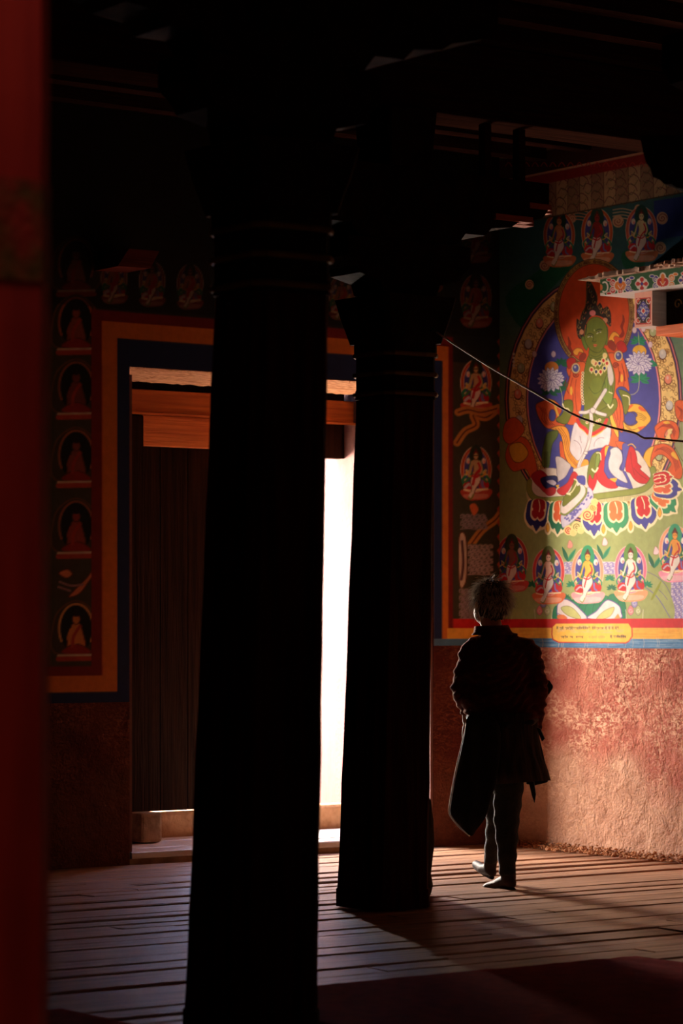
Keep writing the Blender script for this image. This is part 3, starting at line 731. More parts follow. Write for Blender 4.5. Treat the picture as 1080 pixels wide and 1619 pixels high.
    # ---- moon seat
    P([(838, 762), (846, 748), (866, 740), (900, 742), (930, 735), (975, 720), (1005, 712), (1016, 722), (1026, 738), (1031, 756), (1024, 768), (1000, 776), (940, 782), (888, 787), (852, 788), (842, 778)], (228, 210, 194), line=(150, 120, 100), lw=.5)
    # drapery on the near leg
    P([(953, 709), (961, 704), (966, 714), (958, 730), (957, 745), (966, 757), (976, 764), (977, 771), (964, 772), (952, 766), (944, 755), (942, 742), (946, 722)], (204, 32, 36), line=DRED, lw=.5)
    P([(959, 706), (964, 706), (962, 716), (958, 722), (957, 712)], YEL)
    P([(963, 707), (969, 711), (962, 730), (962, 743), (970, 754), (984, 762), (985, 750), (990, 734), (993, 716), (998, 705), (991, 701), (985, 712), (984, 730), (980, 742), (990, 746), (997, 760), (1002, 774), (992, 771), (985, 770), (976, 768), (974, 760), (962, 756), (956, 745), (957, 728)], BLU, smooth=False, line=(50, 44, 110), lw=.6)
    P([(963, 712), (958, 728), (957, 744), (963, 755), (974, 760), (985, 768), (1001, 774), (996, 758), (990, 748), (982, 744), (970, 740), (966, 722)], (84, 78, 160))
    P([(966, 711), (975, 707), (983, 714), (985, 728), (980, 741), (986, 747), (993, 763), (983, 760), (971, 752), (964, 742), (963, 730), (966, 718)], (216, 206, 206), line=(110, 100, 110), lw=.6)
    P([(985, 704), (992, 701), (996, 708), (992, 722), (989, 738), (984, 744), (983, 738), (986, 726)], (90, 84, 164), line=(50, 44, 110), lw=.5)
    P([(965, 757), (976, 756), (975, 761), (972, 762)], YEL)
    P([(997, 706), (1004, 710), (1008, 724), (1009, 732), (1015, 738), (1013, 742), (1022, 750), (1031, 760), (1026, 764), (1013, 764), (1003, 757), (997, 748), (991, 745), (990, 735), (993, 720)], (204, 32, 36), line=DRED, lw=.6)
    for q in ([(998, 715), (1000, 735), (1004, 750)], [(1003, 740), (1012, 750), (1024, 758)]): K(q, .6, DRED)
    K([(994, 704), (1000, 702), (1006, 708)], 1.3, YEL)
    # near foot, turned up
    P([(929, 757), (931, 738), (936, 722), (942, 715), (948, 714), (951, 722), (948, 735), (943, 746), (938, 760), (932, 768)], SKIN, line=(60, 70, 20), lw=.6)
    P([(944, 720), (948, 718), (949, 728), (945, 740), (942, 738)], (130, 148, 60), line=(60, 70, 20), lw=.5)
    K([(944, 716), (950, 717), (951, 727)], 1.5, CRM); K([(937, 742), (942, 746), (946, 740)], 2.6, CRM)
    P([(933, 750), (938, 758), (942, 748), (945, 756), (942, 768), (937, 776), (931, 766)], (204, 32, 36), line=DRED, lw=.5)
    # drapery on the far leg (left, shaded)
    P(D((90, 180), (200, 110), (290, 170), (330, 260), (300, 340), (340, 420), (260, 400), (210, 350), (130, 270)), (168, 30, 34), line=DRED, lw=.6)
    P(D((210, 230), (300, 190), (420, 190), (440, 270), (480, 300), (400, 360), (330, 370), (260, 330)), NAVY, line=BLK, lw=.6)
    P(D((290, 260), (370, 240), (420, 280), (380, 310)), LAV)
    P(D((410, -60), (480, -60), (560, 0), (610, 60), (540, 200), (460, 260), (430, 180), (420, 60)), (206, 190, 186), line=(90, 70, 90), lw=.6)
    P(D((540, 200), (600, 90), (640, 80), (620, 200), (540, 300), (460, 330), (430, 280)), BLU, line=(40, 36, 90), lw=.5)
    P(D((430, 370), (560, 280), (620, 160), (660, 130), (700, 190), (630, 300), (540, 430), (470, 430)), (196, 32, 34), line=DRED, lw=.6)
    P(D((260, 380), (340, 340), (410, 350), (400, 420), (320, 450)), (176, 30, 34), line=DRED, lw=.6); P(D((410, 310), (460, 300), (440, 360)), YEL)
    P(D((690, 190), (790, 190), (800, 300), (760, 300), (700, 260)), BLU)
    # green rim of the seat and the fringe under it
    rim_l = [(838, 762), (838, 776), (846, 787), (862, 791), (892, 789)]; rim_r = [(938, 786), (975, 781), (1010, 776), (1026, 768), (1034, 754), (1033, 742)]
    fr_l = [(x, y + 9) for x, y in rim_l]; fr_r = [(938, 794), (976, 789), (1012, 784), (1032, 774), (1041, 758)]
    for q in (fr_l, fr_r): K(q, 9.5, (206, 194, 140))
    for i in range(40):
        x = 940 + i * 2.4; y = 790 - (x - 940) * .09; K([(x, y), (x, y + 6)], .5, (150, 130, 80), smooth=False)
    for q in (rim_l, rim_r): K(q, 9.0, (84, 92, 30)); K(q, 7.6, (140, 146, 62))
    # ---- lotus petals
    petal(cv, 851, 816, 40, 50, (48, 46, 116), (176, 30, 34), 6); petal(cv, 884, 820, 34, 52, (30, 112, 74), ORG, 4)
    petal(cv, 941, 822, 40, 54, BLU, RED, 2); petal(cv, 975, 819, 42, 50, (54, 150, 98), (232, 120, 60), -2); petal(cv, 1019, 812, 42, 52, BLU, (206, 34, 36), -6)
    petal(cv, 1053, 795, 36, 46, (54, 150, 98), (232, 120, 60), -48); petal(cv, 1058, 772, 34, 44, BLU, (226, 100, 60), -84); petal(cv, 1050, 756, 22, 30, (206, 34, 36), (206, 34, 36), -100)
    for (x, y) in ((867, 836), (955, 838), (998, 833), (1044, 812)):
        P([(x, y - 14), (x + 5, y - 3), (x + 4.5, y + 6), (x, y + 10), (x - 4.5, y + 6), (x - 5, y - 3)], CRM); P([(x, y - 9), (x + 3, y - 1), (x, y + 6), (x - 3, y - 1)], (236, 170, 50), line=(150, 90, 30), lw=.5)
    # ---- the lowered foot on its own small lotus
    P(D((480, 710), (560, 700), (680, 600), (810, 450), (830, 340), (885, 370), (905, 470), (860, 560), (780, 650), (650, 770), (560, 840), (500, 860)), (212, 200, 216), line=(130, 116, 160), lw=.6)
    for i in range(46):
        f = rr.random(); g2 = rr.uniform(.12, .9)
        x = 540 + (850 - 540) * f + 60 * g2 - 20; y = 720 + (400 - 720) * f + 100 * g2 * (1 - .3 * f)
        E(*D((x, y))[0], 1.5, 2.0, (110, 100, 170), rot=35)
    P(D((478, 660), (485, 540), (540, 440), (640, 380), (740, 300), (800, 345), (790, 440), (680, 570), (580, 660), (520, 690)), (232, 214, 204), line=(110, 90, 70), lw=.6)
    K(D((480, 680), (540, 695), (640, 620), (760, 500), (812, 420), (812, 350)), 2.6, (128, 136, 56))
    P(D((500, 570), (520, 460), (600, 390), (640, 290), (660, 240), (690, 260), (690, 320), (730, 320), (730, 380), (690, 440), (600, 520), (530, 580)), SKIN, line=(60, 70, 20), lw=.6)
    K(D((560, 420), (620, 400), (680, 300), (690, 250), (655, 230)), 1.7, CRM); K(D((560, 420), (600, 430)), 2.4, CRM)
    for (x, y, r, c) in ((830, 700, 8.5, RED), (690, 855, 7, (120, 110, 50)), (580, 900, 6, RED), (900, 600, 5, (206, 130, 50)), (640, 930, 4, GOLD), (740, 900, 4, GOLD), (920, 530, 4, GOLD)):
        xx, yy = D((x, y))[0]; E(xx, yy, r + 1.8, r + 1.8, (246, 214, 140)); cv.spiral(xx, yy, r, 1.9, 1.3, c)
    # ---- lower field: lotus buds, water, small deities, rocks, jewels
    waves(cv, 893, 888, 1030, 908)
    waves(cv, 1062, 918, 1330, 978)
    P([(1018, 880), (1036, 905), (1064, 948), (1066, 979), (1048, 979), (1030, 950), (1016, 930)], (164, 170, 104))
    P([(1010, 925), (1036, 950), (1062, 979), (1000, 979)], (160, 166, 100))
    K([(1024, 904), (1040, 912), (1054, 926), (1064, 946)], 1.0, (120, 116, 130)); K([(1018, 926), (1040, 944), (1060, 976)], 1.2, (120, 116, 150)); K([(1042, 932), (1050, 940), (1056, 948)], .9, (120, 116, 130))
    P([(1047, 917), (1043, 930), (1034, 946), (1030, 948), (1036, 934)], (140, 150, 50))
    for (x, y, c) in ((902, 860, (226, 150, 130)), (957, 856, (240, 206, 206)), (1038, 870, (240, 206, 206))):
        leaf(cv, x - 3, y + 28, x - 12, y + 5, 3, DGRN); leaf(cv, x - 3, y + 28, x + 9, y + 8, 3, TEAL); P([(x - 4, y + 5), (x - 1, y - 6), (x + 4, y - 1), (x + 4, y + 5), (x, y + 7)], c, line=(150, 100, 90), lw=.5)
    leafy(cv, 905, 925, 9, TEAL); leafy(cv, 895, 945, 8, DGRN); leafy(cv, 1024, 925, 9, TEAL); leafy(cv, 965, 915, 8, TEAL); leafy(cv, 968, 930, 8, DGRN); leafy(cv, 842, 925, 9, DGRN)
    for (x, y, r) in ((884, 966, 9), (898, 952, 8), (912, 956, 10), (926, 965, 12), (936, 962, 10), (948, 958, 9), (958, 950, 8), (970, 948, 9), (983, 965, 7), (984, 955, 6)):
        P([(x - r, y + 12), (x - r * .8, y - r * .5), (x, y - r), (x + r * .8, y - r * .5), (x + r, y + 12)], (38, 122, 80), line=(20, 80, 56), lw=.6)
    P(F((430, 1000), (470, 920), (540, 890), (640, 940), (760, 1050), (830, 1130), (860, 1150), (480, 1150)), (226, 208, 204), line=(96, 84, 140), lw=1.4)
    P(F((480, 1010), (560, 980), (650, 1020), (740, 1130), (700, 1150), (560, 1100)), (190, 186, 112), line=(120, 110, 60), lw=.6)
    K(F((440, 1080), (500, 1110), (560, 1140)), 1.2, (150, 120, 160)); P(F((440, 1100), (520, 1100), (560, 1148), (440, 1148)), (226, 120, 60))
    P([(930, 978), (944, 966), (958, 950), (968, 950), (980, 958), (983, 968), (980, 978)], (226, 208, 204), line=(96, 84, 140), lw=1.4)
    P([(944, 978), (956, 966), (972, 960), (966, 974), (952, 979)], (190, 186, 112), line=(120, 110, 60), lw=.6); P([(972, 978), (978, 970), (982, 978)], (226, 150, 80))
    for (x, y) in ((860, 962), (1004, 962)):
        for (dx, dy, c) in ((0, -8, (150, 140, 190)), (-6, 4, (232, 130, 130)), (6, 4, (176, 180, 120))):
            P([(x + dx, y + dy - 9), (x + dx + 5, y + dy), (x + dx, y + dy + 7), (x + dx - 5, y + dy)], c, line=(110, 90, 110), lw=.5); cv.arc(x + dx, y + dy, 2.4, 2.4, 0, 300, .7, WHT)
        K([(x - 13, y + 16), (x - 14, y + 2)], .7, WHT); K([(x + 13, y + 16), (x + 14, y + 2)], .7, WHT)
    small_deity(cv, 810, 885, halo=(190, 50, 46), nimb=(60, 70, 40), skin=(150, 90, 70), base=(206, 70, 60))
    small_deity(cv, 868, 904, halo=(226, 70, 66), nimb=(96, 104, 44), skin=(226, 176, 150), base=(226, 110, 60))
    small_deity(cv, 930, 903, halo=(240, 150, 110), nimb=(40, 146, 96), skin=(240, 180, 66), base=(240, 160, 160))
    small_deity(cv, 998, 900, halo=(232, 116, 140), nimb=(96, 140, 56), skin=(246, 224, 206), base=(240, 160, 110))
    small_deity(cv, 1068, 869, halo=(240, 160, 120), nimb=(56, 154, 110), skin=(236, 156, 60), base=(240, 150, 170))
    small_deity(cv, 1135, 890, halo=(232, 116, 140), nimb=(56, 154, 110), skin=(246, 224, 206), base=(240, 160, 110)); small_deity(cv, 1200, 870, halo=(240, 150, 110), nimb=(96, 140, 56), skin=YEL, base=PNK)
    # ---- border bands and the cartouche
    tr_ = trace_right()
    def hh(y, x=1000.0): return float(tr_(np.array([x]), np.array([y]))[1][0])
    cv.metric = True
    for (ya, yb, c) in ((978, 993, (204, 36, 34)), (993, 1010, (240, 176, 66)), (1010, 1030, (76, 122, 160))):
        P([(0, hh(ya)), (D_END, hh(ya)), (D_END, hh(yb)), (0, hh(yb))], c, smooth=False)
    for i in range(260):
        u = rr.uniform(0, D_END); y = rr.uniform(1011, 1023)
        K([(u, hh(y)), (u + rr.uniform(.05, .25), hh(y + rr.uniform(-.6, .6)))], .8, ((110, 150, 180), (52, 92, 140), (140, 168, 186))[i % 3], alpha=.6)
        y2 = rr.uniform(994, 1009)
        K([(u, hh(y2)), (u + .12, hh(y2))], .7, (226, 150, 50), alpha=.5)
    cv.metric = False
    for i in range(14): x = rr.uniform(850, 1090); K([(x, 1008), (x + 2, 1016), (x + 1, 1023)], .7, (210, 190, 170), alpha=.7)
    P([(880, 985), (995, 985), (1000, 993), (1000.5, 1006), (995, 1014), (990, 1016.5), (884, 1015.5), (875, 1011), (873.5, 1003), (874, 991)], (246, 186, 70), smooth=False, line=(196, 44, 34), lw=1.6)
    for i in range(60):
        E(rr.uniform(884, 984), rr.uniform(990, 1000), rr.uniform(2, 6), rr.uniform(1, 2.2), (214, 176, 130), alpha=.35)
    scribble(cv, 881, 992, 34, (120, 92, 60), 4, 1.0, 3.1)
    scribble(cv, 888, 1006, 13, (120, 92, 60), 5, 0.9, 3.2); scribble(cv, 966, 1005.5, 9, (80, 62, 60), 6, 1.0, 2.9); scribble(cv, 932, 1006.5, 10, (206, 150, 80), 9, 0.9, 3.0)
    return cv

def paint_door_wall():
    T_END = 4.4
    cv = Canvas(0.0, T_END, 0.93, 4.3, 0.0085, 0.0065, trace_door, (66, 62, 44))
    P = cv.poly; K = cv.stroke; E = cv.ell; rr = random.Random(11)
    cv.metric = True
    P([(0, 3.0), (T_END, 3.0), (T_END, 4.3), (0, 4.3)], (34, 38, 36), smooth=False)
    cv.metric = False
    # right of the door: two columns of small figures, scrolls, water
    for (x, y) in ((752, 605), (752, 742)):
        small_deity(cv, x, y, halo=(196, 84, 44), nimb=(40, 56, 40), skin=(206, 170, 120), base=(196, 70, 50), k=0.95)
    small_deity(cv, 752, 470, halo=(196, 84, 44), nimb=(40, 56, 40), skin=(196, 110, 80), base=(196, 70, 50), k=0.95)
    small_deity(cv, 752, 370, halo=(170, 70, 50), nimb=(40, 56, 40), skin=(196, 150, 90), base=(176, 70, 50), k=0.9)
    for q in ([(722, 700), (735, 682), (752, 672), (748, 656), (768, 660), (788, 645)], [(724, 652), (740, 648), (760, 652), (785, 646)], [(745, 860), (762, 838), (785, 820), (800, 795)]):
        K(q, 6, (196, 130, 60)); K(q, 1.0, BRN)
    waves(cv, 728, 812, 768, 836, c=(150, 130, 140), bgc=(76, 76, 60)); waves(cv, 740, 860, 778, 905, c=(176, 150, 150), bgc=(80, 76, 60))
    P([(725, 850), (735, 846), (738, 880), (736, 920), (726, 925)], (206, 180, 160), line=BRN, lw=.8)
    K([(730, 856), (732, 890), (729, 916)], 2.0, (96, 60, 60))
    P([(742, 800), (750, 796), (756, 806), (748, 815)], (220, 110, 60))
    waves(cv, 726, 930, 786, 976, c=(150, 130, 140), bgc=(96, 92, 66))
    for y in range(540, 980, 22): P([(785, y), (792, y - 8), (792, y + 12)], (190, 80, 40))
    # left of the door: seated figures one above the other, each in a dark arched niche
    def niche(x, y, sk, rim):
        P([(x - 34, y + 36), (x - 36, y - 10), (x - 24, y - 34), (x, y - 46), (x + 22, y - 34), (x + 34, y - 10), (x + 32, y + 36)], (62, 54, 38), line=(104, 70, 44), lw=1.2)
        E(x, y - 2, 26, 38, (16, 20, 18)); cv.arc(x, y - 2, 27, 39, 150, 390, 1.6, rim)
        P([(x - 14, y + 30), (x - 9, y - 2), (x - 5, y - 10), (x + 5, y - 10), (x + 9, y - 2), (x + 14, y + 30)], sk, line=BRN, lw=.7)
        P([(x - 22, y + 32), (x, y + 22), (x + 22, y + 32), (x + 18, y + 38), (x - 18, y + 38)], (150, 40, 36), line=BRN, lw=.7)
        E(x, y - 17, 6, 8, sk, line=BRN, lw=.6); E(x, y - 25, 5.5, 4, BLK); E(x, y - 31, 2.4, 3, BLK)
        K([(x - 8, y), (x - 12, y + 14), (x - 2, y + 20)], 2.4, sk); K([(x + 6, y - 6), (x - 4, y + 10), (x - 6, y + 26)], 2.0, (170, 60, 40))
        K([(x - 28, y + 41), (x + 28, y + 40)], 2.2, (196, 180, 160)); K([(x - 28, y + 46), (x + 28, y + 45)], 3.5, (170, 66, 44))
    for (y, sk, rim) in ((420, (150, 90, 60), (170, 90, 50)), (512, (140, 70, 50), (170, 90, 50)), (614, (120, 60, 50), (150, 90, 60)), (722, (140, 70, 54), (160, 96, 60)), (834, (150, 66, 50), (150, 90, 60)), (996, (206, 130, 66), (206, 150, 90))):
        niche(120, y, sk, rim); niche(40, y + 6, sk, rim); niche(-34, y + 12, sk, rim)
    for (x, y) in ((160, 590), (162, 650), (158, 690), (160, 770), (161, 820), (158, 870)):
        cv.spiral(x, y, 7, 1.6, 1.6, (140, 90, 60)); K([(x - 6, y + 8), (x, y + 18), (x - 4, y + 30)], 2.0, (150, 84, 50))
    for (pts) in ([(92, 906), (106, 900), (114, 908), (104, 914)], [(118, 932), (136, 914), (148, 898), (156, 892), (156, 902), (144, 914), (126, 938), (108, 944)]):
        P(pts, (214, 130, 90), line=BRN, lw=.7)
    K([(94, 920), (112, 926), (130, 924)], 1.5, (160, 120, 130)); K([(92, 928), (110, 934)], 1.5, (160, 120, 130))
    # above the door: a row of small framed panels and scrolls
    for x in range(195, 700, 86):
        y0 = 497 + (x - 195) * .07
        P([(x, y0), (x + 76, y0 + 5), (x + 76, y0 + 34), (x, y0 + 29)], (132, 48, 40), smooth=False, line=(60, 24, 20), lw=1.2)
        for i in range(6): cv.spiral(x + 9 + i * 12, y0 + 17 + i * .8, 5, 1.4, 1.3, (170, 96, 60))
    for x in range(180, 720, 60):
        y0 = 440 + (x - 180) * .07
        small_deity(cv, x, y0, halo=(150, 70, 44), nimb=(40, 56, 40), skin=(180, 110, 70), base=(150, 60, 44), k=0.8)
        if x > 300: cv.spiral(x + 30, y0 - 20, 8, 1.6, 2.0, (196, 120, 60)); K([(x + 24, y0 + 8), (x + 32, y0 + 20), (x + 28, y0 + 34)], 2.6, (200, 110, 50))
    # shade above the doorway painted into the mural as dark bands, denser higher up
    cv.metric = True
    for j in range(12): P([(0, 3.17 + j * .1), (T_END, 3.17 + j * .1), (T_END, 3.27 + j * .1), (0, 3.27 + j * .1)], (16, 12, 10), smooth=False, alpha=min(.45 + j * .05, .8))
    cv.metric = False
    # borders: red, orange, blue around the doorway and along the lower edge
    cv.metric = True
    def rect(t0, t1, h0, h1, c): P([(t0, h0), (t1, h0), (t1, h1), (t0, h1)], c, smooth=False)
    RB, OB, BB = (120, 28, 26), (206, 116, 40), (24, 40, 84)
    L, R, TOP = 2.716, 0.525, 2.845
    lb, rb = 0.93, 1.244
    w1, w2, w3 = 0.085, 0.185, 0.255      # blue, orange, red reach
    rect(R - 0.06, L + w3, TOP, TOP + 0.31, RB); rect(0.0 + .375, R, rb, TOP + 0.31, RB); rect(L, L + w3, lb, TOP + 0.31, RB)
    rect(0.44 - .03, L + w2, TOP, TOP + 0.25, OB); rect(.41, R, rb, TOP + 0.25, OB); rect(L, L + w2, lb, TOP + 0.25, OB)
    rect(.46, L + w1, TOP, TOP + 0.155, BB); rect(.46, R, rb, TOP + 0.155, BB); rect(L, L + w1, lb, TOP + 0.155, BB)
    rect(L, T_END, lb, lb + .32, RB) if False else None
    # lower bands, left
    rect(L + w2, T_END, lb, lb + .21, RB); rect(L + w1, T_END, lb, lb + .155, OB); rect(L, T_END, lb, lb + .062, BB)
    # lower bands, right
    h1 = 1.410; h2 = 1.352; h3 = 1.288
    rect(0, .375, h2, h1, (204, 36, 34)); rect(0, .42, h3, h2, (240, 176, 66)); rect(0, R, 0.93, h3, (76, 122, 160))
    cv.metric = False
    return cv

# ================================================================== the setting
CEIL = 4.36
DOOR_L, DOOR_R, DOOR_TOP = 2.716, 0.525, 2.845     # inner edges of the doorway on the door wall
DEPTH = 1.0                                       # thickness of the door wall

floor = box('floor', -0.3, 14, -0.02, 17, -0.2, -0.055, 'subfloor', kind='structure')
# the floor boards run parallel to the door wall; every board is its own piece with an uneven height
def plank(name, t0, t1, s0, s1, h0, h1, mat, parent, tilt=0.0, chamfer=0.006, bow=0.0):
    n = 6
    v = []; f = []
    for i in range(n + 1):
        t = t0 + (t1 - t0) * i / n
        j = random.uniform(-1, 1) * bow
        prof = ((s0, h0), (s1, h0), (s1, h1 - chamfer + tilt), (s1 - chamfer * 1.6, h1 + tilt), (s0 + chamfer * 1.6, h1 - tilt), (s0, h1 - chamfer - tilt))
        for (s, h) in prof: v.append(W(t, s, h + (j if h > h0 else 0)))
    for i in range(n):
        for k in range(6): f.append((i * 6 + k, i * 6 + (k + 1) % 6, i * 6 + 6 + (k + 1) % 6, i * 6 + 6 + k))
    f.append(tuple(range(6))); f.append(tuple(n * 6 + k for k in range(5, -1, -1)))
    return obj(name, v, f, mat, parent)
s = 0.012; k = 0
while s < 7.4:
    w = random.choice((0.15, 0.17, 0.19, 0.21))
    cuts = [0.012, random.uniform(2.2, 4.6), random.uniform(5.4, 8.2), 10.5]
    for a, b in zip(cuts[:-1], cuts[1:]):
        plank('floor_board', a, b - 0.006, s, s + w - random.uniform(0.010, 0.020), -0.05, random.uniform(-0.007, 0.004), 'floor_wood', floor, tilt=random.uniform(-0.003, 0.003), bow=0.0015)
    s += w; k += 1
# nearer the camera than the boards that can be told apart: one plain stretch of the same boarding
box('floor_boarding', 0.012, 13.9, s, 16.8, -0.05, 0.0, 'floor_wood', floor)

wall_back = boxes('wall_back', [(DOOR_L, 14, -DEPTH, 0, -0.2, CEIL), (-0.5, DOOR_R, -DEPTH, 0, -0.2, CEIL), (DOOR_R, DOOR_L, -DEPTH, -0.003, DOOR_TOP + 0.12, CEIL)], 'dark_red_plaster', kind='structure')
wall_right = box('wall_right', -0.5, 0, 0.0, 17, -0.2, CEIL, 'red_plaster', kind='structure')
box('wall_left', 14, 14.3, -DEPTH, 17, -0.2, CEIL, 'red_plaster', kind='structure')
box('wall_front', -0.5, 14.3, 17, 17.3, -0.2, CEIL, 'red_plaster', kind='structure')
tw, sw = ts_of(WELL.x, WELL.y); q = 0.32
ceiling = boxes('ceiling', [(-0.5, tw - q, -DEPTH, 17.3, CEIL, CEIL + .1), (tw + q, 14.3, -DEPTH, 17.3, CEIL, CEIL + .1), (tw - q, tw + q, -DEPTH, sw - q, CEIL, CEIL + .1), (tw - q, tw + q, sw + q, 17.3, CEIL, CEIL + .1),
                            (tw - q - .1, tw - q, sw - q - .1, sw + q + .1, CEIL + .1, CEIL + 1.5), (tw + q, tw + q + .1, sw - q - .1, sw + q + .1, CEIL + .1, CEIL + 1.5), (tw - q, tw + q, sw - q - .1, sw - q, CEIL + .1, CEIL + 1.5), (tw - q, tw + q, sw + q, sw + q + .1, CEIL + .1, CEIL + 1.5)], 'ceiling_wood', kind='structure')
s = 0.35
while s < 12:
    box('ceiling_joist', 0.002, 13.9, s, s + 0.11, CEIL - 0.13, CEIL - 0.001, 'joist_wood', ceiling)
    s += 0.42
# outside
box('courtyard_ground', -8, 14, -9, -DEPTH, -0.3, -0.04, 'courtyard_ground', kind='structure')
box('wall_courtyard', -8, 14, -9.4, -9, -0.3, 3.2, 'outside_plaster', kind='structure')

# sill platform, threshold and doorway timbers
sill = boxes('trim_1', [(DOOR_R, DOOR_L, -DEPTH, -0.004, -0.2, 0.035)], 'stone', kind='structure')
for i in range(4):
    d0 = 0.008 + i * 0.207
    plank('sill_plank', DOOR_R + .022, DOOR_L - .022, -d0 - 0.198, -d0, 0.036, 0.075 + random.uniform(-.003, .003), 'sill_wood', sill)
thr = prism('trim_2', [W(DOOR_R + .022, -.838, .037), W(DOOR_R + .022, -.985, .037), W(DOOR_R + .022, -.985, .215), W(DOOR_R + .022, -.965, .232), W(DOOR_R + .022, -.86, .228), W(DOOR_R + .022, -.845, .21)], -AV * (DOOR_L - DOOR_R - .044), 'threshold_wood', kind='structure', bevel=.008)

def rough_beam(name, t0, t1, prof, mat, jit, parent=None, n=70, **kw):
    v = []; f = []; m = len(prof)
    for i in range(n + 1):
        t = t0 + (t1 - t0) * i / n
        for (s_, h_) in prof: v.append(W(t, s_ + random.uniform(-jit, jit), h_ + random.uniform(-jit, jit)))
    for i in range(n):
        for k in range(m): f.append((i * m + k, i * m + (k + 1) % m, (i + 1) * m + (k + 1) % m, (i + 1) * m + k))
    f.append(tuple(range(m))); f.append(tuple(n * m + k for k in range(m - 1, -1, -1)))
    return obj(name, v, f, mat, parent, **kw)
lintel = rough_beam('trim_3', DOOR_R + .022, DOOR_L - .022, [(-.02, 2.846), (-.06, 2.838), (-.12, 2.832), (-.2, 2.826), (-.28, 2.82), (-.36, 2.812), (-.44, 2.806), (-.47, 2.84), (-.47, 2.96), (-.02, 2.96)], 'rough_timber', 0.004, kind='structure')
fib_v = []; fib_f = []
for i in range(240):
    t = random.uniform(DOOR_R + .02, DOOR_L - .02); s_ = random.uniform(-.03, -.008); L_ = random.uniform(.015, .06)
    p = W(t, s_, 2.85); q_ = p + AV * random.uniform(-.03, .03) + Vector((0, 0, -random.uniform(.0, .02))) + NV * random.uniform(-.005, .008)
    a_, b_ = tube_data([p, (p + q_) / 2 + Vector((0, 0, .004)), q_], .0012, 4); kk = len(fib_v); fib_v += a_; fib_f += [tuple(j + kk for j in ff) for ff in b_]
o = obj('straw_fibres', fib_v, fib_f, 'rough_timber', lintel); o['kind'] = 'stuff'
header = box('trim_4', DOOR_R + .022, DOOR_L - .022, -.86, -.80, 2.655, 2.80, 'lintel_wood', kind='structure', bevel=.006)
prism('header_ledge', [W(DOOR_R + .022, -.798, 2.648), W(DOOR_R + .022, -.77, 2.645), W(DOOR_R + .022, -.77, 2.660), W(DOOR_R + .022, -.798, 2.664)], -AV * (DOOR_L - DOOR_R - .044), 'lintel_wood', header)
box('header_board', 0.80, 2.125, -.858, -.815, 2.46, 2.647, 'lintel_wood', header, bevel=.004)
box('header_infill', DOOR_R + .022, DOOR_L - .022, -DEPTH + .01, -.906, 2.44, 2.96, 'door_wood', header)
post = box('trim_5', 2.13, DOOR_L - .022, -.84, -.79, .233, 2.64, 'door_wood', kind='structure', bevel=.006)

# plastered reveals of the doorway
box('trim_6', DOOR_R + .0005, DOOR_R + .02, -DEPTH, -.006, .076, 2.80, 'reveal_plaster', kind='structure')
box('trim_7', DOOR_L - .02, DOOR_L - .0005, -.785, -.006, .076, 2.80, 'reveal_plaster', kind='structure')
# left door leaf: closed, of upright planks, standing on the threshold
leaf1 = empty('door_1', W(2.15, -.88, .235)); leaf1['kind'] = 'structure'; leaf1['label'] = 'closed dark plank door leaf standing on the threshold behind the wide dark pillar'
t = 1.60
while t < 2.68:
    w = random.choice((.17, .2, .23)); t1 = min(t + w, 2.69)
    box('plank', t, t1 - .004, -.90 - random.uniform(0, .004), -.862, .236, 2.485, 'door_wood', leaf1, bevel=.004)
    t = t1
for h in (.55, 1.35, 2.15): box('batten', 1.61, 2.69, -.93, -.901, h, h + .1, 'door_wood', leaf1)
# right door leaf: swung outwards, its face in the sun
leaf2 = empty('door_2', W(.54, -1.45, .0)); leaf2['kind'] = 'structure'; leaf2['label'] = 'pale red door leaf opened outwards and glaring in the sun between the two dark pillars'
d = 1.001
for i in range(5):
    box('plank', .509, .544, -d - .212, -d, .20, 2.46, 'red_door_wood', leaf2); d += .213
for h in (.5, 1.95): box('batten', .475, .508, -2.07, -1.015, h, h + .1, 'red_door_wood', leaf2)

# murals
cvr = paint_right_wall()
def place_right(U, H):
    return C0.x + NV.x * U - AV.x * .004, C0.y + NV.y * U - AV.y * .004, H
mural_r = cvr.mesh('wall_mural', place_right, 'mural_paint', label='brightly lit mural of a green seated figure on a lotus above the red plaster', category='mural')
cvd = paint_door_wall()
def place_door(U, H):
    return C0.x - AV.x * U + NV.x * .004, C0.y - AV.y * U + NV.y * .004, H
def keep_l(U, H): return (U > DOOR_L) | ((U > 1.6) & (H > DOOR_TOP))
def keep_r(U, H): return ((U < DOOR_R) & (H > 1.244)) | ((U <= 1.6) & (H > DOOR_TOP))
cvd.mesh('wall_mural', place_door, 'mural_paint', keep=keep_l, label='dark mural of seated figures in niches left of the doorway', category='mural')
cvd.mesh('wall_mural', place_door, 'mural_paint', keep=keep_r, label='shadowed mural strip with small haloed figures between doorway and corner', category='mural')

# crumbled plaster along the foot of the right wall
rv = []; rf = []
def lump(c, r):
    bm = bmesh.new(); bmesh.ops.create_icosphere(bm, subdivisions=1, radius=r)
    kk = len(rv)
    for v in bm.verts: rv.append(c + Vector((v.co.x * random.uniform(.7, 1.3), v.co.y * random.uniform(.7, 1.3), v.co.z * random.uniform(.5, .9))))
    for f in bm.faces: rf.append(tuple(v.index + kk for v in f.verts))
    bm.free()
for i in range(1500):
    s_ = random.uniform(.05, 2.38); d_ = abs(random.gauss(0, .035)) + .018
    r_ = random.uniform(.003, .010) * (1.8 if random.random() < .06 else 1)
    lump(W(d_, s_, max(.06 - d_ * .9, 0) * random.random() + .008), r_)
obj('plaster_rubble', rv, rf, 'rubble_earth', kind='stuff', label='crumbled plaster and earth along the foot of the lit wall', category='rubble')

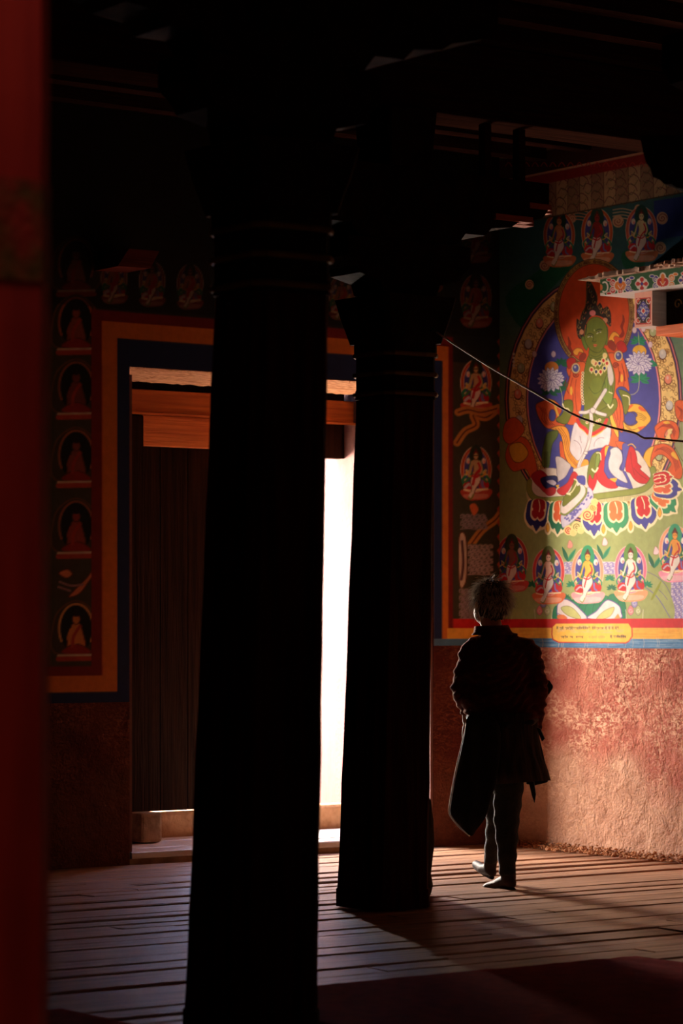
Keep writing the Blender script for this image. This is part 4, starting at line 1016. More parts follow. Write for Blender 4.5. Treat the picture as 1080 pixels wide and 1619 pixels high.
# ================================================================== pillars
def chamfer_ring(c, w, h, ch=.14, lean=Vector((0, 0, 0))):
    a = w / 2; b = a * (1 - 2 * ch)
    return [c + lean + AV * x + NV * y + Vector((0, 0, h)) for x, y in ((a, -b), (a, b), (b, a), (-b, a), (-a, b), (-a, -b), (-b, -a), (b, -a))]
def loft(name, rings, mat, parent, **kw):
    m = len(rings[0]); v = [p for r in rings for p in r]; f = []
    for i in range(len(rings) - 1):
        for k in range(m): f.append((i * m + k, i * m + (k + 1) % m, (i + 1) * m + (k + 1) % m, (i + 1) * m + k))
    f.append(tuple(range(m - 1, -1, -1))); f.append(tuple((len(rings) - 1) * m + k for k in range(m)))
    return obj(name, v, f, mat, parent, **kw)
def bracket_outline(c, half, h0, h1, thick, cusp):
    """carved bracket arm: flat top, cusped underside, long axis along the door wall"""
    pts = [(-half, h1), (half, h1), (half, h1 - (h1 - h0) * .35)]
    for i in range(cusp + 1):
        x = half * (1 - .75 * (i + .5) / (cusp + 1)); pts += [(x + half * .05, h1 - (h1 - h0) * (.45 + .45 * (i + .3) / (cusp + 1))), (x, h1 - (h1 - h0) * (.40 + .6 * (i + .8) / (cusp + 1)))]
    pts += [(half * .2, h0), (-half * .2, h0)]
    for i in range(cusp, -1, -1):
        x = half * (1 - .75 * (i + .5) / (cusp + 1)); pts += [(-x, h1 - (h1 - h0) * (.40 + .6 * (i + .8) / (cusp + 1))), (-x - half * .05, h1 - (h1 - h0) * (.45 + .45 * (i + .3) / (cusp + 1)))]
    pts += [(-half, h1 - (h1 - h0) * .35)]
    return [c + AV * x + NV * (-thick / 2) + Vector((0, 0, h)) for x, h in pts]
def pillar(x, y, wb, wt, lean, label, shaft='pillar_wood', collar='capital_paint', brackets=True, up=0.0):
    c = Vector((x, y, 0))
    root = empty('pillar', c, label=label, category='pillar')
    Z = Vector((0, 0, 1))
    n = 14; rings = []
    for i in range(n + 1):
        f = i / n
        jit = random.uniform(-.003, .003)
        rings.append(chamfer_ring(c, wb + (wt - wb) * f + jit, .1 + (2.36 + up) * f, .12, lean * f))
    loft('base_block', [chamfer_ring(c, wb + .012, 0.006, .12), chamfer_ring(c, wb + .012, .09, .12), chamfer_ring(c, wb, .1, .12)], shaft, root)
    loft('shaft', rings, shaft, root)
    cl = loft('collar', [chamfer_ring(c, wt + .012, 2.462, .12, lean), chamfer_ring(c, wt + .012, 2.50, .12, lean), chamfer_ring(c, wt + .004, 2.51, .12, lean), chamfer_ring(c, wt + .004, 2.66, .12, lean), chamfer_ring(c, wt + .02, 2.67, .12, lean), chamfer_ring(c, wt + .02, 2.73, .12, lean)], collar, root)
    for i in range(3): loft('collar_moulding', [chamfer_ring(c, wt + .026, 2.475 + i * .095, .12, lean), chamfer_ring(c, wt + .034, 2.485 + i * .095, .12, lean), chamfer_ring(c, wt + .026, 2.495 + i * .095, .12, lean)], 'gilt_paint', cl)
    loft('abacus', [chamfer_ring(c, wt + .03, 2.731, .05, lean), chamfer_ring(c, wt + .10, 2.86, .05, lean), chamfer_ring(c, wt + .14, 2.95, .05, lean)], collar, root)
    if not brackets: loft('bolster', [chamfer_ring(c, wt + .1, 2.951, .05), chamfer_ring(c, wt + .2, 3.86, .05)], collar, root)
    if brackets:
        cc = c + lean
        prism('short_bracket', bracket_outline(cc, .37, 2.952, 3.22, .24, 1), NV * .24, 'capital_paint', root)
        prism('long_bracket', bracket_outline(cc, .88, 3.222, 3.58, .22, 3), NV * .22, 'capital_paint', root)
        loft('bolster', [chamfer_ring(cc, .26, 3.582, .05), chamfer_ring(cc, .30, 3.86, .05)], 'capital_paint', root)
    if up:
        for ch in root.children:
            if ch.name.split('.')[0] in ('collar', 'abacus', 'bolster'): ch.location.z += up
    return root
p2 = at(606, 1440, 13.45); p1 = at(397, 1610, 9.30)
WB, WT = .338, .288
lean_ = Vector((.068, 0, 0))
pil2 = pillar(p2.x, p2.y + .12, WB + .012, WT + .012, lean_ * .9, 'dark timber pillar standing just left of the walking person')
pil1 = pillar(p1.x, p1.y, WB + .012, WT + .012, lean_, 'wide dark timber pillar in front of the doorway')
red_c = Vector((-.735, 5.05, 0))
pil0 = pillar(red_c.x, red_c.y, .33, .33, Vector((0, 0, 0)), 'out-of-focus red lacquered pillar at the left edge', shaft='red_lacquer', collar='red_lacquer', brackets=False, up=.45)
# the painted zone on the red pillar
pr = chamfer_ring(red_c, .336, 0, .12)
loft('painted_band', [chamfer_ring(red_c, .3345, 1.98, .12), chamfer_ring(red_c, .3345, 2.16, .12)], 'faded_gilt', pil0)
p3 = W(3.07, 5.93, 0)
pil3 = pillar(p3.x, p3.y, WB, WT, Vector((0, 0, 0)), 'dark timber pillar bracket reaching in at the upper right corner', brackets=True)
arm = [(1012, 214), (1016, 236), (1021, 256), (1028, 266), (1032, 280), (1042, 283), (1050, 291), (1062, 291), (1070, 297), (1082, 299), (1150, 322), (1220, 330), (1290, 330), (1290, 214)]
prism('lower_bracket', [at(x, y, 10.75) for x, y in arm], Vector((.1, .2, 0)), 'capital_paint', pil3)
for s_, lab in ((ts_of(p2.x, p2.y + .12)[1], 'dark roof beam on the brackets of the pillar by the walking person'), (ts_of(p1.x, p1.y)[1], 'dark roof beam above the wide pillar before the doorway')):
    box('roof_beam', 0.004, 13.9, s_ - .14, s_ + .14, 3.862, CEIL - .132, 'joist_wood', label=lab, category='beam', bevel=.01)
# short lit timbers under the beam end near the mural
for (x0, y0, x1, y1, z, lab) in ((752, 352, 834, 359, 13.9, 'thin lit wooden strip, lower of the two under the beam beside the mural'), (806, 335, 862, 340, 14.05, 'thin lit wooden strip, upper of the two under the beam beside the mural')):
    a_ = at(x0, y0, z); b_ = a_ + AV * ((at(x1, y1, z).x - a_.x) / AV.x)
    top = 3.86
    u_ = NV * .16
    root = empty('bracket_strip', Vector((a_.x, a_.y, a_.z)), label=lab, category='timber')
    for j in range(2):
        oo = NV * (j * .09)
        prism('strip', [a_ + oo, b_ + oo - AV * (.08 * j), b_ + oo - AV * (.08 * j) + Vector((0, 0, .028)), a_ + oo + Vector((0, 0, .028))], NV * .07, 'strip_wood', root)
    prism('hanger', [a_ + AV * .02 + Vector((0, 0, .028)), a_ + AV * .06 + Vector((0, 0, .028)), a_ + AV * .06 + Vector((0, 0, top - a_.z)), a_ + AV * .02 + Vector((0, 0, top - a_.z))], NV * .05, 'joist_wood', root)
# corbel on the dark wall, upper left
c0_ = [W(*on_door_wall(x, y, .25)[:1], .25, on_door_wall(x, y, .25)[1]) for x, y in ((186, 421), (204, 393), (252, 397), (238, 424))]
prism('wall_corbel', c0_, -NV * .245, 'corbel_wood', label='small red-brown corbel on the dark wall above the left mural', category='corbel')

# ================================================================== painted hood on the right wall
HT = .34
trh = trace_right(HT)
def hood_pt(px, py, t=HT):
    s_, h_ = on_right_wall(px, py, t); return W(t, s_, h_)
sA, hA = on_right_wall(949, 441.5, HT); _, hB = on_right_wall(949, 467.5, HT)
sE = 2.6
hood = empty('window_hood', W(.17, 1.9, hB), label='carved and painted wooden hood with floral frieze on the lit mural wall', category='hood')
box('frieze', .004, HT - .003, sA, sE, hB, hA, 'sill_wood', hood)
cf = Canvas(sA, sE, hB, hA, .0045, .0032, trh, (44, 92, 52))
def paint_frieze(cv):
    P = cv.poly; K = cv.stroke; E = cv.ell
    h = hA - hB
    G2 = lambda x, y: (x, hB + h * (1 - y))
    # work in units of photograph tracing, along the receding frieze
    def yy(px, f): a = 441.5 - (px - 949) * .083; b = 467.5 - (px - 949) * .090; return a + (b - a) * f
    def S(px, f): return (px, yy(px, f))
    def scroll(px, col_, fl):
        for f0, v in ((.28, 1), (.72, -1)):
            x, y = S(px, f0); E(x, y, 5.2, 6.2, WHT); E(x, y, 4.0, 4.9, col_); cv.spiral(x, y, 3.2, 1.3, 1.2, WHT, a0=(0 if fl > 0 else math.pi), flip=v * fl)
            x2, y2 = S(px - fl * 6, .5 - v * .42); E(x2, y2, 4.6, 3, WHT); E(x2, y2, 3.4, 2, col_)
    def flower(px, c1, c2, r=1.0):
        x, y = S(px, .5)
        for dx, dy in ((0, -7), (0, 7), (-6.4, 0), (6.4, 0), (-4, -4), (4, 4), (4, -4), (-4, 4)): E(x + dx * r, y + dy * r, 4.6 * r, 4.6 * r, WHT)
        for dx, dy in ((0, -7), (0, 7), (-6.4, 0), (6.4, 0)): E(x + dx * r, y + dy * r, 3.1 * r, 3.2 * r, c1); E(x + dx * .4, y + dy * .4, 1.4, 1.4, c1)
        E(x, y, 2.0 * r, 2.4 * r, c2)
    def lotus_m(px, c1, c2):
        x, y = S(px, .5)
        for dx, dy, rx, ry in ((0, -8, 4, 6), (-4, 0, 5.5, 7), (4, 0, 5.5, 7), (0, 9, 4, 6)): E(x + dx, y + dy, rx + 1.3, ry + 1.1, WHT)
        for dx, dy, rx, ry, c in ((-4, 0, 5, 6.4, c1), (4, 0, 5, 6.4, c1), (0, -8, 3, 5, c2), (0, 9, 3, 4.6, (206, 50, 40)), (0, 1, 3, 5, (232, 120, 50))): E(x + dx, y + dy, rx, ry, c)
        cv.spiral(x, y + 8, 2, 1.2, 1, WHT); K([(x - 4, y - 1), (x, y + 4), (x + 4, y - 1)], 1, WHT)
    B2 = (66, 58, 150); R2 = (206, 50, 46); O2 = (232, 130, 50)
    x = 949; rep = ((0, 'p'), (20, 'sr'), (32, 'lo'), (44, 'sb'), (66, 'f'), (88, 'sb2'), (99, 'lr'), (113, 'so'), (132, 'fp'))
    for base in (0, 118, 236, 354):
        for dx, kk in rep:
            px = x + base + dx
            if kk == 'p' and base == 0:
                cv.arc(*S(px + 7, .5), 5, 8, -120, 120, 2.4, WHT); E(*S(px + 1, .5), 3, 5, (226, 120, 60)); E(*S(px + 3, .95), 5, 3, WHT)
            if kk == 'sr': scroll(px, R2, 1)
            if kk == 'lo': lotus_m(px, O2, B2)
            if kk == 'sb': scroll(px, B2, -1)
            if kk == 'f': flower(px, R2, B2)
            if kk == 'sb2': scroll(px, B2, 1)
            if kk == 'lr': lotus_m(px, R2, O2)
            if kk == 'so': scroll(px, O2, -1)
            if kk == 'fp': flower(px, B2, R2, .8)
paint_frieze(cf)
def place_hood(U, H): return C0.x + NV.x * U - AV.x * HT, C0.y + NV.y * U - AV.y * HT, H
cf.mesh('frieze_painting', place_hood, 'beam_paint', hood)
# splintered boards on top
def ragged_board(name, s0, s1, t0, t1, h, th, slope, mat='board_edge'):
    n = 60; v = []; f = []
    for i in range(n + 1):
        s_ = s0 + (s1 - s0) * i / n; e = random.uniform(-.012, .006); e2 = random.uniform(-.004, .004) * (2 if i % 7 == 0 else 1)
        taper = min(1, (i + 1.2) / 10.0)
        hh_ = h + slope * (s_ - s0)
        for (t_, z_) in ((t0, 0), (t1 + e, 0 + e2), (t1 + e, th * taper + e2), (t0, th * taper)): v.append(W(t_, s_, hh_ + z_))
    for i in range(n):
        for k in range(4): f.append((i * 4 + k, i * 4 + (k + 1) % 4, i * 4 + 4 + (k + 1) % 4, i * 4 + 4 + k))
    f.append((0, 1, 2, 3)); f.append(tuple(n * 4 + k for k in (3, 2, 1, 0)))
    return obj(name, v, f, mat, hood)
s_b, h_b = on_right_wall(914, 444.5, HT + .05)
ragged_board('top_board', s_b, sE, .004, HT + .05, hA + .002, .026, 0.0)
s_b2, h_b2 = on_right_wall(1031, 421, HT + .09)
ragged_board('top_board', s_b2, sE, .004, HT + .09, h_b2, .02, .01)
box('board_packing', .004, HT - .04, s_b2 + .06, sE, hA + .03, h_b2 - .002, 'capital_paint', hood)
# bracket block with its painted diamond face, dark recessed panel, orange rail
HB = .27
sb0, hb0 = on_right_wall(1003.5, 467, HB); sb1, hb1 = on_right_wall(1031, 515, HB)
box('bracket_block', .004, HB - .003, sb0, sb1, hb1, hB - .001, 'sill_wood', hood)
cb = Canvas(sb0, sb1, hb1, hB - .002, .0034, .0026, trace_right(HB), (236, 170, 150))
def paint_block(cv):
    P = cv.poly; E = cv.ell
    x0, x1, y0, y1 = 1003.5, 1031, 468.5, 514.5; cx, cy = (x0 + x1) / 2, (y0 + y1) / 2
    P([(x0 + 2, y0 + 3), (x1 - 2, y0 + 1.5), (x1 - 2, y1 - 2.5), (x0 + 2, y1 - 1)], (196, 50, 40), smooth=False)
    P([(x0 + 3.6, y0 + 5), (x1 - 3.6, y0 + 3.5), (x1 - 3.6, y1 - 4.5), (x0 + 3.6, y1 - 3)], (52, 30, 24), smooth=False)
    for sx in (-1, 1):
        for sy in (-1, 1):
            P([(cx + sx * 10.3, cy + sy * 19), (cx + sx * 10.3, cy + sy * 10), (cx + sx * 4, cy + sy * 19)], (214, 80, 54), smooth=False)
            cv.arc(cx + sx * 8, cy + sy * 15, 3, 4, 0, 300, 1.3, WHT)
    P([(cx, cy - 16.5), (cx + 10.5, cy), (cx, cy + 16.5), (cx - 10.5, cy)], WHT, smooth=False)
    for dx, dy in ((0, -11), (0, 11), (-6.5, 0), (6.5, 0), (-3.6, -6), (3.6, -6), (3.6, 6), (-3.6, 6)):
        E(cx + dx, cy + dy, 3.4, 4, (70, 62, 150)); cv.spiral(cx + dx, cy + dy, 2.2, 1.1, .9, WHT)
    E(cx, cy, 3.4, 4.2, WHT); E(cx, cy, 2.2, 3, (206, 60, 50))
paint_block(cb)
def place_block(U, H): return C0.x + NV.x * U - AV.x * HB, C0.y + NV.y * U - AV.y * HB, H
cb.mesh('block_painting', place_block, 'beam_paint', hood)
HP = .16
box('recessed_panel', .004, HP, sb1 + .001, sE, hb1, hB - .001, 'capital_paint', hood)
for i in range(3): box('bracket_block', HP + .001, HB - .003, sb1 + .55 + i * .5, sb1 + .72 + i * .5, hb1, hB - .001, 'sill_wood', hood)
pv = []; pf = []
for i in range(4):
    for j, (du_, dh_) in enumerate(((.10, .10), (.19, .05), (.30, .10), (.40, .04))):
        th = np.linspace(0, 4.4 * math.pi / 2, 14); r0 = .032
        path = [W(HP + .004, sb1 + du_ + i * .5 + r0 * (1 - a / 9) * math.cos(a), hb1 + .02 + dh_ + r0 * (1 - a / 9) * math.sin(a)) for a in th]
        a_, b_ = tube_data(path, .005, 5); kk = len(pv); pv += a_; pf += [tuple(x + kk for x in ff) for ff in b_]
obj('carved_scrolls', pv, pf, 'gilt_paint', hood)['kind'] = 'stuff'
sr, hr = on_right_wall(1037, 513, HP + .07); _, hr2 = on_right_wall(1037, 531, HP + .07)
box('lower_rail', .004, HP + .07, sr, sE, hr2, hb1 - .001, 'orange_rail', hood, bevel=.004)
box('hood_jamb', .004, HP + .03, sE - .2, sE - .02, 0.006, hr2 - .001, 'orange_rail', hood)

# ================================================================== rug, sack, block, wire
RUGP = [(5.08, .006), (6.9, .006), (6.895, .02), (6.3, .023), (5.7, .023), (5.085, .02)]
rough_beam('rug', 3.42, 5.58, RUGP, 'rug_red', .002, n=30, label='red rug on the floor right of the wide dark pillar', category='rug')
rough_beam('rug', 6.12, 9.2, RUGP, 'rug_red', .002, n=30, label='red rug on the floor between the wide dark pillar and the red pillar', category='rug')
tl, hl = on_door_wall(216, 1330, -.55); tr2, _ = on_door_wall(251, 1330, -.55)
stn = box('door_pivot_block', tr2, tl, -.66, -.5, .076, .255, 'stone', label='small pale block on the sill below the closed door leaf', category='block', bevel=.022)
# wire from the pillar to the right
wz = 13.45
wpath = [(686, 520, wz - .0), (700, 532, wz - .02), (760, 571, wz - .03), (800, 595, wz - .05), (860, 629, wz - .05), (915, 659, wz - .06), (968, 676, wz - .08), (1002, 684, wz - .1), (1018, 692.5, wz - .1), (1034, 693, wz - .1), (1080, 698, wz - .15), (1200, 706, wz - .3), (1290, 700, wz - .6)]
ip = catmull([(x, y, z * 100) for x, y, z in wpath], False, 5)
tube('hanging_wire', [at(x, y, z / 100) for x, y, z in ip], [.0042 if i < 20 else .0052 for i in range(len(ip))], 'wire_rubber', label='thin wire slanting from the pillar across the mural', category='wire', seg=6)
tube('wire_hook', [at(680, 524, wz + .02), at(686, 520, wz), at(690, 524, wz - .02)], .005, 'metal_dark', pil2)

# ================================================================== soft shapes
def capsule_mesh(parts, voxel, smooth_it=6, flat=None):
    """parts: ('c', p0, r0, p1, r1) tapered limbs or ('e', centre, (rx, ry, rz), matrix|None) ellipsoids, fused into one skin"""
    bm = bmesh.new()
    for p in parts:
        b2 = bmesh.new()
        if p[0] == 'c':
            _, a, ra, b, rb = p
            bmesh.ops.create_icosphere(b2, subdivisions=2, radius=ra, matrix=Matrix.Translation(a))
            bmesh.ops.create_icosphere(b2, subdivisions=2, radius=rb, matrix=Matrix.Translation(b))
            r = bmesh.ops.convex_hull(b2, input=b2.verts)
            bmesh.ops.delete(b2, geom=list({g for g in r['geom_interior'] + r['geom_unused'] if isinstance(g, bmesh.types.BMVert)}), context='VERTS')
        else:
            _, c, rad, mat = p
            M = Matrix.Translation(c) @ ((mat.to_4x4() if mat else Matrix.Identity(4)) @ Matrix.Diagonal((rad[0], rad[1], rad[2], 1)))
            bmesh.ops.create_icosphere(b2, subdivisions=3, radius=1.0, matrix=M)
        me_ = bpy.data.meshes.new('tmp'); b2.to_mesh(me_); b2.free()
        bm.from_mesh(me_); bpy.data.meshes.remove(me_)
    me = bpy.data.meshes.new('tmp'); bm.to_mesh(me); bm.free()
    o = bpy.data.objects.new('tmp', me); col.objects.link(o)
    md = o.modifiers.new('r', 'REMESH'); md.mode = 'VOXEL'; md.voxel_size = voxel
    if smooth_it:
        ms = o.modifiers.new('s', 'SMOOTH'); ms.iterations = smooth_it; ms.factor = .5
    dg = bpy.context.evaluated_depsgraph_get()
    out = bpy.data.meshes.new_from_object(o.evaluated_get(dg))
    bpy.data.objects.remove(o); bpy.data.meshes.remove(me)
    return out
def soft(name, parts, voxel, mat, parent=None, smooth_it=6, shape=None, **tags):
    me = capsule_mesh(parts, voxel, smooth_it)
    me.name = name
    n = len(me.vertices); co = np.empty(n * 3); me.vertices.foreach_get('co', co); co = co.reshape(-1, 3)
    if shape is not None: co = shape(co)
    base = np.array(origin_of(parent)) if parent is not None else np.array([(co[:, 0].min() + co[:, 0].max()) / 2, (co[:, 1].min() + co[:, 1].max()) / 2, co[:, 2].min()])
    me.vertices.foreach_set('co', (co - base).ravel())
    me.shade_smooth(); me.materials.clear(); me.materials.append(MAT[mat])
    me.update()
    o = bpy.data.objects.new(name, me); col.objects.link(o); o.parent = parent
    if parent is None: o.location = base
    return tag(o, **tags)

# dark sack behind the foot of the pillar
sz = 14.02
sk = lambda x, y, dz=0: at(x, y, sz + dz)
soft('cloth_sack', [('c', sk(650, 1395), .10, sk(662, 1330), .085), ('c', sk(662, 1330), .085, sk(666, 1270), .055), ('c', sk(655, 1400, .1), .10, sk(648, 1340, .1), .08), ('e', sk(668, 1398), (.05, .08, .07), None), ('e', sk(672, 1300), (.045, .06, .09), None)], .014, 'sack_cloth', label='dark lumpy sack behind the foot of the pillar beside the person', category='sack')

# ================================================================== the walking person
PZ = 14.50
def J(px, py, dz=0.0): return at(px, py, PZ + dz)
def R(px): return px * PZ / FPX
GROUND_Y = lambda z: HORIZON + FPX * EYE / z
person = empty('person', J(796, 1405), label='grey-haired person in dark red jacket and black coat walking away beside the mural', category='person')
pose = Quaternion((0, 0, 1), math.radians(38)).to_matrix()      # facing: away from the camera and to the left
FWD = Vector((-math.sin(math.radians(38)), math.cos(math.radians(38)), 0)); SIDE = Vector((FWD.y, -FWD.x, 0))
head_c = J(774, 953)
body = []
body += [('e', head_c + Vector((0, 0, .012)), (.076, .096, .100), pose), ('e', head_c + FWD * .03 + Vector((0, 0, -.055)), (.058, .068, .062), pose),
         ('e', head_c + FWD * .085 + Vector((0, 0, -.05)), (.03, .025, .03), pose),
         ('c', head_c + FWD * .092 + Vector((0, 0, .005)), .010, head_c + FWD * .112 + Vector((0, 0, -.03)), .013),
         ('c', head_c + FWD * .088 + SIDE * -.02 + Vector((0, 0, -.062)), .009, head_c + FWD * .088 + SIDE * .02 + Vector((0, 0, -.062)), .009)]
for sg in (-1, 1):
    body += [('e', head_c + SIDE * (.079 * sg) + FWD * .002 + Vector((0, 0, -.012)), (.010, .02, .032), pose), ('e', head_c + SIDE * (.079 * sg) + Vector((0, 0, -.04)), (.009, .011, .014), pose),
             ('e', head_c + FWD * .085 + SIDE * (.03 * sg) + Vector((0, 0, .018)), (.016, .010, .009), pose)]
body += [('c', head_c + Vector((0, 0, -.06)), .056, J(779, 1003), .058), ('c', J(779, 1003), .055, J(782, 1045), .075), ('c', J(784, 1050), .085, J(788, 1120), .105), ('c', J(788, 1120), .105, J(795, 1195), .085),
         ('c', J(752, 1032), .042, J(732, 1088, .03), .038), ('c', J(732, 1088, .03), .036, J(738, 1124, .10), .027),
         ('c', J(832, 1034), .042, J(849, 1090, -.02), .038), ('c', J(849, 1090, -.02), .036, J(846, 1146, .04), .027),
         ('c', J(803, 1200), .07, J(802, 1295, .02), .045), ('c', J(802, 1295, .02), .045, J(803, 1385), .030),
         ('c', J(790, 1205, .05), .065, J(786, 1288, .20), .042), ('c', J(786, 1288, .20), .042, J(777, 1362, .39), .028)]
def hand(wrist, d, palm_n, curl, mirror=1):
    """palm, four unequal curled fingers and a thumb from the side of the palm"""
    d = d.normalized(); pn = palm_n.normalized(); sd = d.cross(pn).normalized() * mirror
    out = [('c', wrist, .026, wrist + d * .05, .030), ('c', wrist + d * .05 + sd * .02, .02, wrist + d * .085 + sd * .026, .015), ('c', wrist + d * .05 - sd * .02, .02, wrist + d * .085 - sd * .026, .015)]
    for i, L in enumerate((.068, .078, .072, .055)):
        o_ = wrist + d * .083 + sd * (.030 - .020 * i)
        k1 = o_ + (d * math.cos(curl * .5) + pn * math.sin(curl * .5)) * L * .45
        k2 = k1 + (d * math.cos(curl * 1.5) + pn * math.sin(curl * 1.5)) * L * .32
        k3 = k2 + (d * math.cos(curl * 2.3) + pn * math.sin(curl * 2.3)) * L * .25
        out += [('c', o_, .0098, k1, .0090), ('c', k1, .0090, k2, .0082), ('c', k2, .0082, k3, .0070)]
    b0 = wrist + d * .025 + sd * .028; b1 = b0 + (d * .7 + sd * .6 + pn * .3).normalized() * .04; b2 = b1 + (d * .9 + pn * .5).normalized() * .03
    out += [('c', b0, .013, b1, .0105), ('c', b1, .0105, b2, .008)]
    return out
body += hand(J(738, 1126, .10), Vector((.12, .25, -.9)), Vector((.9, .2, .1)), .7, 1)
body += hand(J(846, 1148, .04), Vector((-.05, .2, -.95)), Vector((-.9, .3, 0)), .6, -1)
soft('body', body, .0065, 'skin', person, smooth_it=3)

# jacket: torso, sleeves, stand-up collar
zc = lambda v: v
jk = [('c', J(752, 1024), R(19), J(833, 1027), R(19)), ('c', J(768, 1012), R(14), J(810, 1013), R(14)), ('c', J(779, 1003), .068, J(780, 1020), .085),
      ('e', J(786, 1062), (R(59), .135, R(52)), None), ('e', J(788, 1105), (R(60), .145, R(48)), None), ('e', J(796, 1135), (R(57), .15, R(34)), None),
      ('c', J(745, 1030), R(19), J(731, 1086, .02), R(19)), ('c', J(731, 1086, .02), R(18.5), J(738, 1120, .08), R(13)), ('c', J(731, 1092, .02), R(17), J(733, 1104, .05), R(16)),
      ('c', J(838, 1034), R(19), J(848, 1088, -.02), R(20)), ('c', J(848, 1088, -.02), R(20), J(845, 1138, .02), R(15)), ('c', J(845, 1138, .02), R(14), J(844, 1146, .03), R(14))]
def wrinkle(co):
    z = co[:, 2]; x = co[:, 0]; y = co[:, 1]
    d = .0045 * np.sin(z * 95 + 9 * np.sin(x * 17) + 6 * y) + .003 * np.sin(z * 160 - x * 60)
    ax = np.array([J(788, 1080).x, PZ])
    r = np.stack([x - ax[0], y - ax[1]], 1); L = np.linalg.norm(r, axis=1, keepdims=True) + 1e-6
    co = co.copy(); co[:, :2] += r / L * d[:, None]
    return co
soft('jacket', jk, .009, 'jacket_wool', person, smooth_it=5, shape=wrinkle)
def ring_pts(cx, py, hw, dep, n=40, dz=0.0, fold=0.0, nf=11, ph=0.0, py_fn=None):
    out = []
    for i in range(n):
        a = 2 * math.pi * i / n
        k = 1 + fold * math.sin(nf * a + ph)
        out.append(J(cx + hw * math.cos(a) * k, py + (py_fn(a) if py_fn else 0), dz + dep * math.sin(a) * k))
    return out
col_r = [ring_pts(779, 1004, 34, .10), ring_pts(778, 997, 29, .088, py_fn=lambda a: -2 * math.cos(a)), ring_pts(777, 989, 27, .080, py_fn=lambda a: -1 * math.cos(a)), ring_pts(777, 990, 24, .072), ring_pts(778, 1000, 24, .072)]
loft('collar', col_r, 'jacket_wool', person, smooth=True)
# wrapped coat tied at the waist: pleated lower part, the long flap on the left, sash and its loose ends
NSK = 72
sk_r = []
for (cx, py, hw, dep, fold) in ((794, 1128, 56, .165, .0), (795, 1142, 57, .172, .008), (797, 1165, 55, .178, .018), (802, 1195, 55, .185, .028), (810, 1222, 55, .19, .035), (815, 1238, 54, .19, .04)):
    sk_r.append(ring_pts(cx, py, hw, dep, NSK, 0, fold, 15, .4, (lambda a: -4 * math.cos(a)) if py > 1200 else None))
sk_r += [[p + Vector((0, 0, .004)) + (Vector((J(812, 1230).x, PZ, p.z)) - p) * .05 for p in sk_r[-1]]]
loft('coat_skirt', sk_r, 'skirt_cloth', person, smooth=True)
soft('waist_sash', [('c', J(742, 1134, .03), R(6), J(752, 1140, -.12), R(6)), ('c', J(752, 1140, -.12), R(6), J(800, 1146, -.165), R(6)), ('c', J(800, 1146, -.165), R(6), J(840, 1142, -.10), R(6)), ('c', J(840, 1142, -.10), R(6), J(850, 1136, .02), R(6))], .008, 'coat_black', person)
# long flap
fl_out = [(742, 1130), (735, 1160), (726, 1200), (717, 1245), (711.5, 1281), (716, 1293), (730, 1309), (745, 1322), (753, 1313), (763, 1300), (770, 1287), (776, 1262), (784, 1240), (790, 1200), (792, 1160), (780, 1135)]
def flap_mesh():
    P_ = catmull([(x, y) for x, y in fl_out], True, 3); n = len(P_); v = []; f = []
    cx, cy = 757, 1225
    levels = (1.0, .985, .8, .55, .28)
    def depth(x, y, back): return -.19 + .003 * max(738 - x, 0) + .006 * math.sin((x - 711) * .16) + (back * .016)
    for back in (0, 1):
        for l in levels:
            for (x, y) in P_:
                xx, yy_ = cx + (x - cx) * l, cy + (y - cy) * l
                v.append(J(xx, yy_, depth(xx, yy_, back) + (.008 if l == 1.0 else 0) * (1 - 2 * back)))
        v.append(J(cx, cy, depth(cx, cy, back)))
    m = len(levels); off_ = m * n + 1
    for back in (0, 1):
        b0 = back * off_
        for l in range(m - 1):
            for i in range(n): f.append((b0 + l * n + i, b0 + l * n + (i + 1) % n, b0 + (l + 1) * n + (i + 1) % n, b0 + (l + 1) * n + i))
        for i in range(n): f.append((b0 + (m - 1) * n + i, b0 + (m - 1) * n + (i + 1) % n, b0 + m * n))
    for i in range(n): f.append((i, (i + 1) % n, off_ + (i + 1) % n, off_ + i))
    return v, f
v_, f_ = flap_mesh()
obj('coat_flap', v_, f_, 'coat_black', person, smooth=True)
tube('flap_piping', [J(x - 1.2, y, -.18 + .003 * max(738 - x, 0) + .018) for x, y in catmull([(741, 1136), (734, 1165), (725, 1203), (716.5, 1245), (711, 1281), (716, 1294), (730, 1310), (744, 1322)], False, 4)], .0035, 'pale_cord', person, seg=6)
tube('cord_loop', [J(x - 1, y, .09) for x, y in catmull([(742, 1134), (734, 1148), (732, 1162), (734, 1176)], False, 5)], .003, 'pale_cord', person, seg=6)
soft('sash_knot', [('c', J(867, 1078, .02), R(3), J(871, 1086, .02), R(4)), ('c', J(871, 1086, .02), R(4), J(866, 1096, .02), R(3)), ('c', J(864, 1084, .02), R(3.5), J(856, 1090, .02), R(5))], .005, 'coat_black', person, smooth_it=2)
prism('sash_end', [J(836, 1236, -.05), J(844, 1236, -.05), J(847, 1256, -.05), J(845, 1269, -.05), J(841, 1258, -.05)], Vector((.004, .02, 0)), 'coat_black', person)
prism('sash_end', [J(848, 1150, -.06), J(854, 1152, -.06), J(861, 1168, -.06), J(857, 1172, -.06)], Vector((.004, .02, 0)), 'coat_black', person)
prism('coat_corner', [J(846, 1160, 0), J(853, 1165, 0), J(860, 1195, 0), J(868, 1232, 0), J(866, 1237, 0), J(846, 1242, 0), J(832, 1240, 0), J(838, 1200, 0)], Vector((0, .03, 0)), 'coat_black', person, bevel=.006)
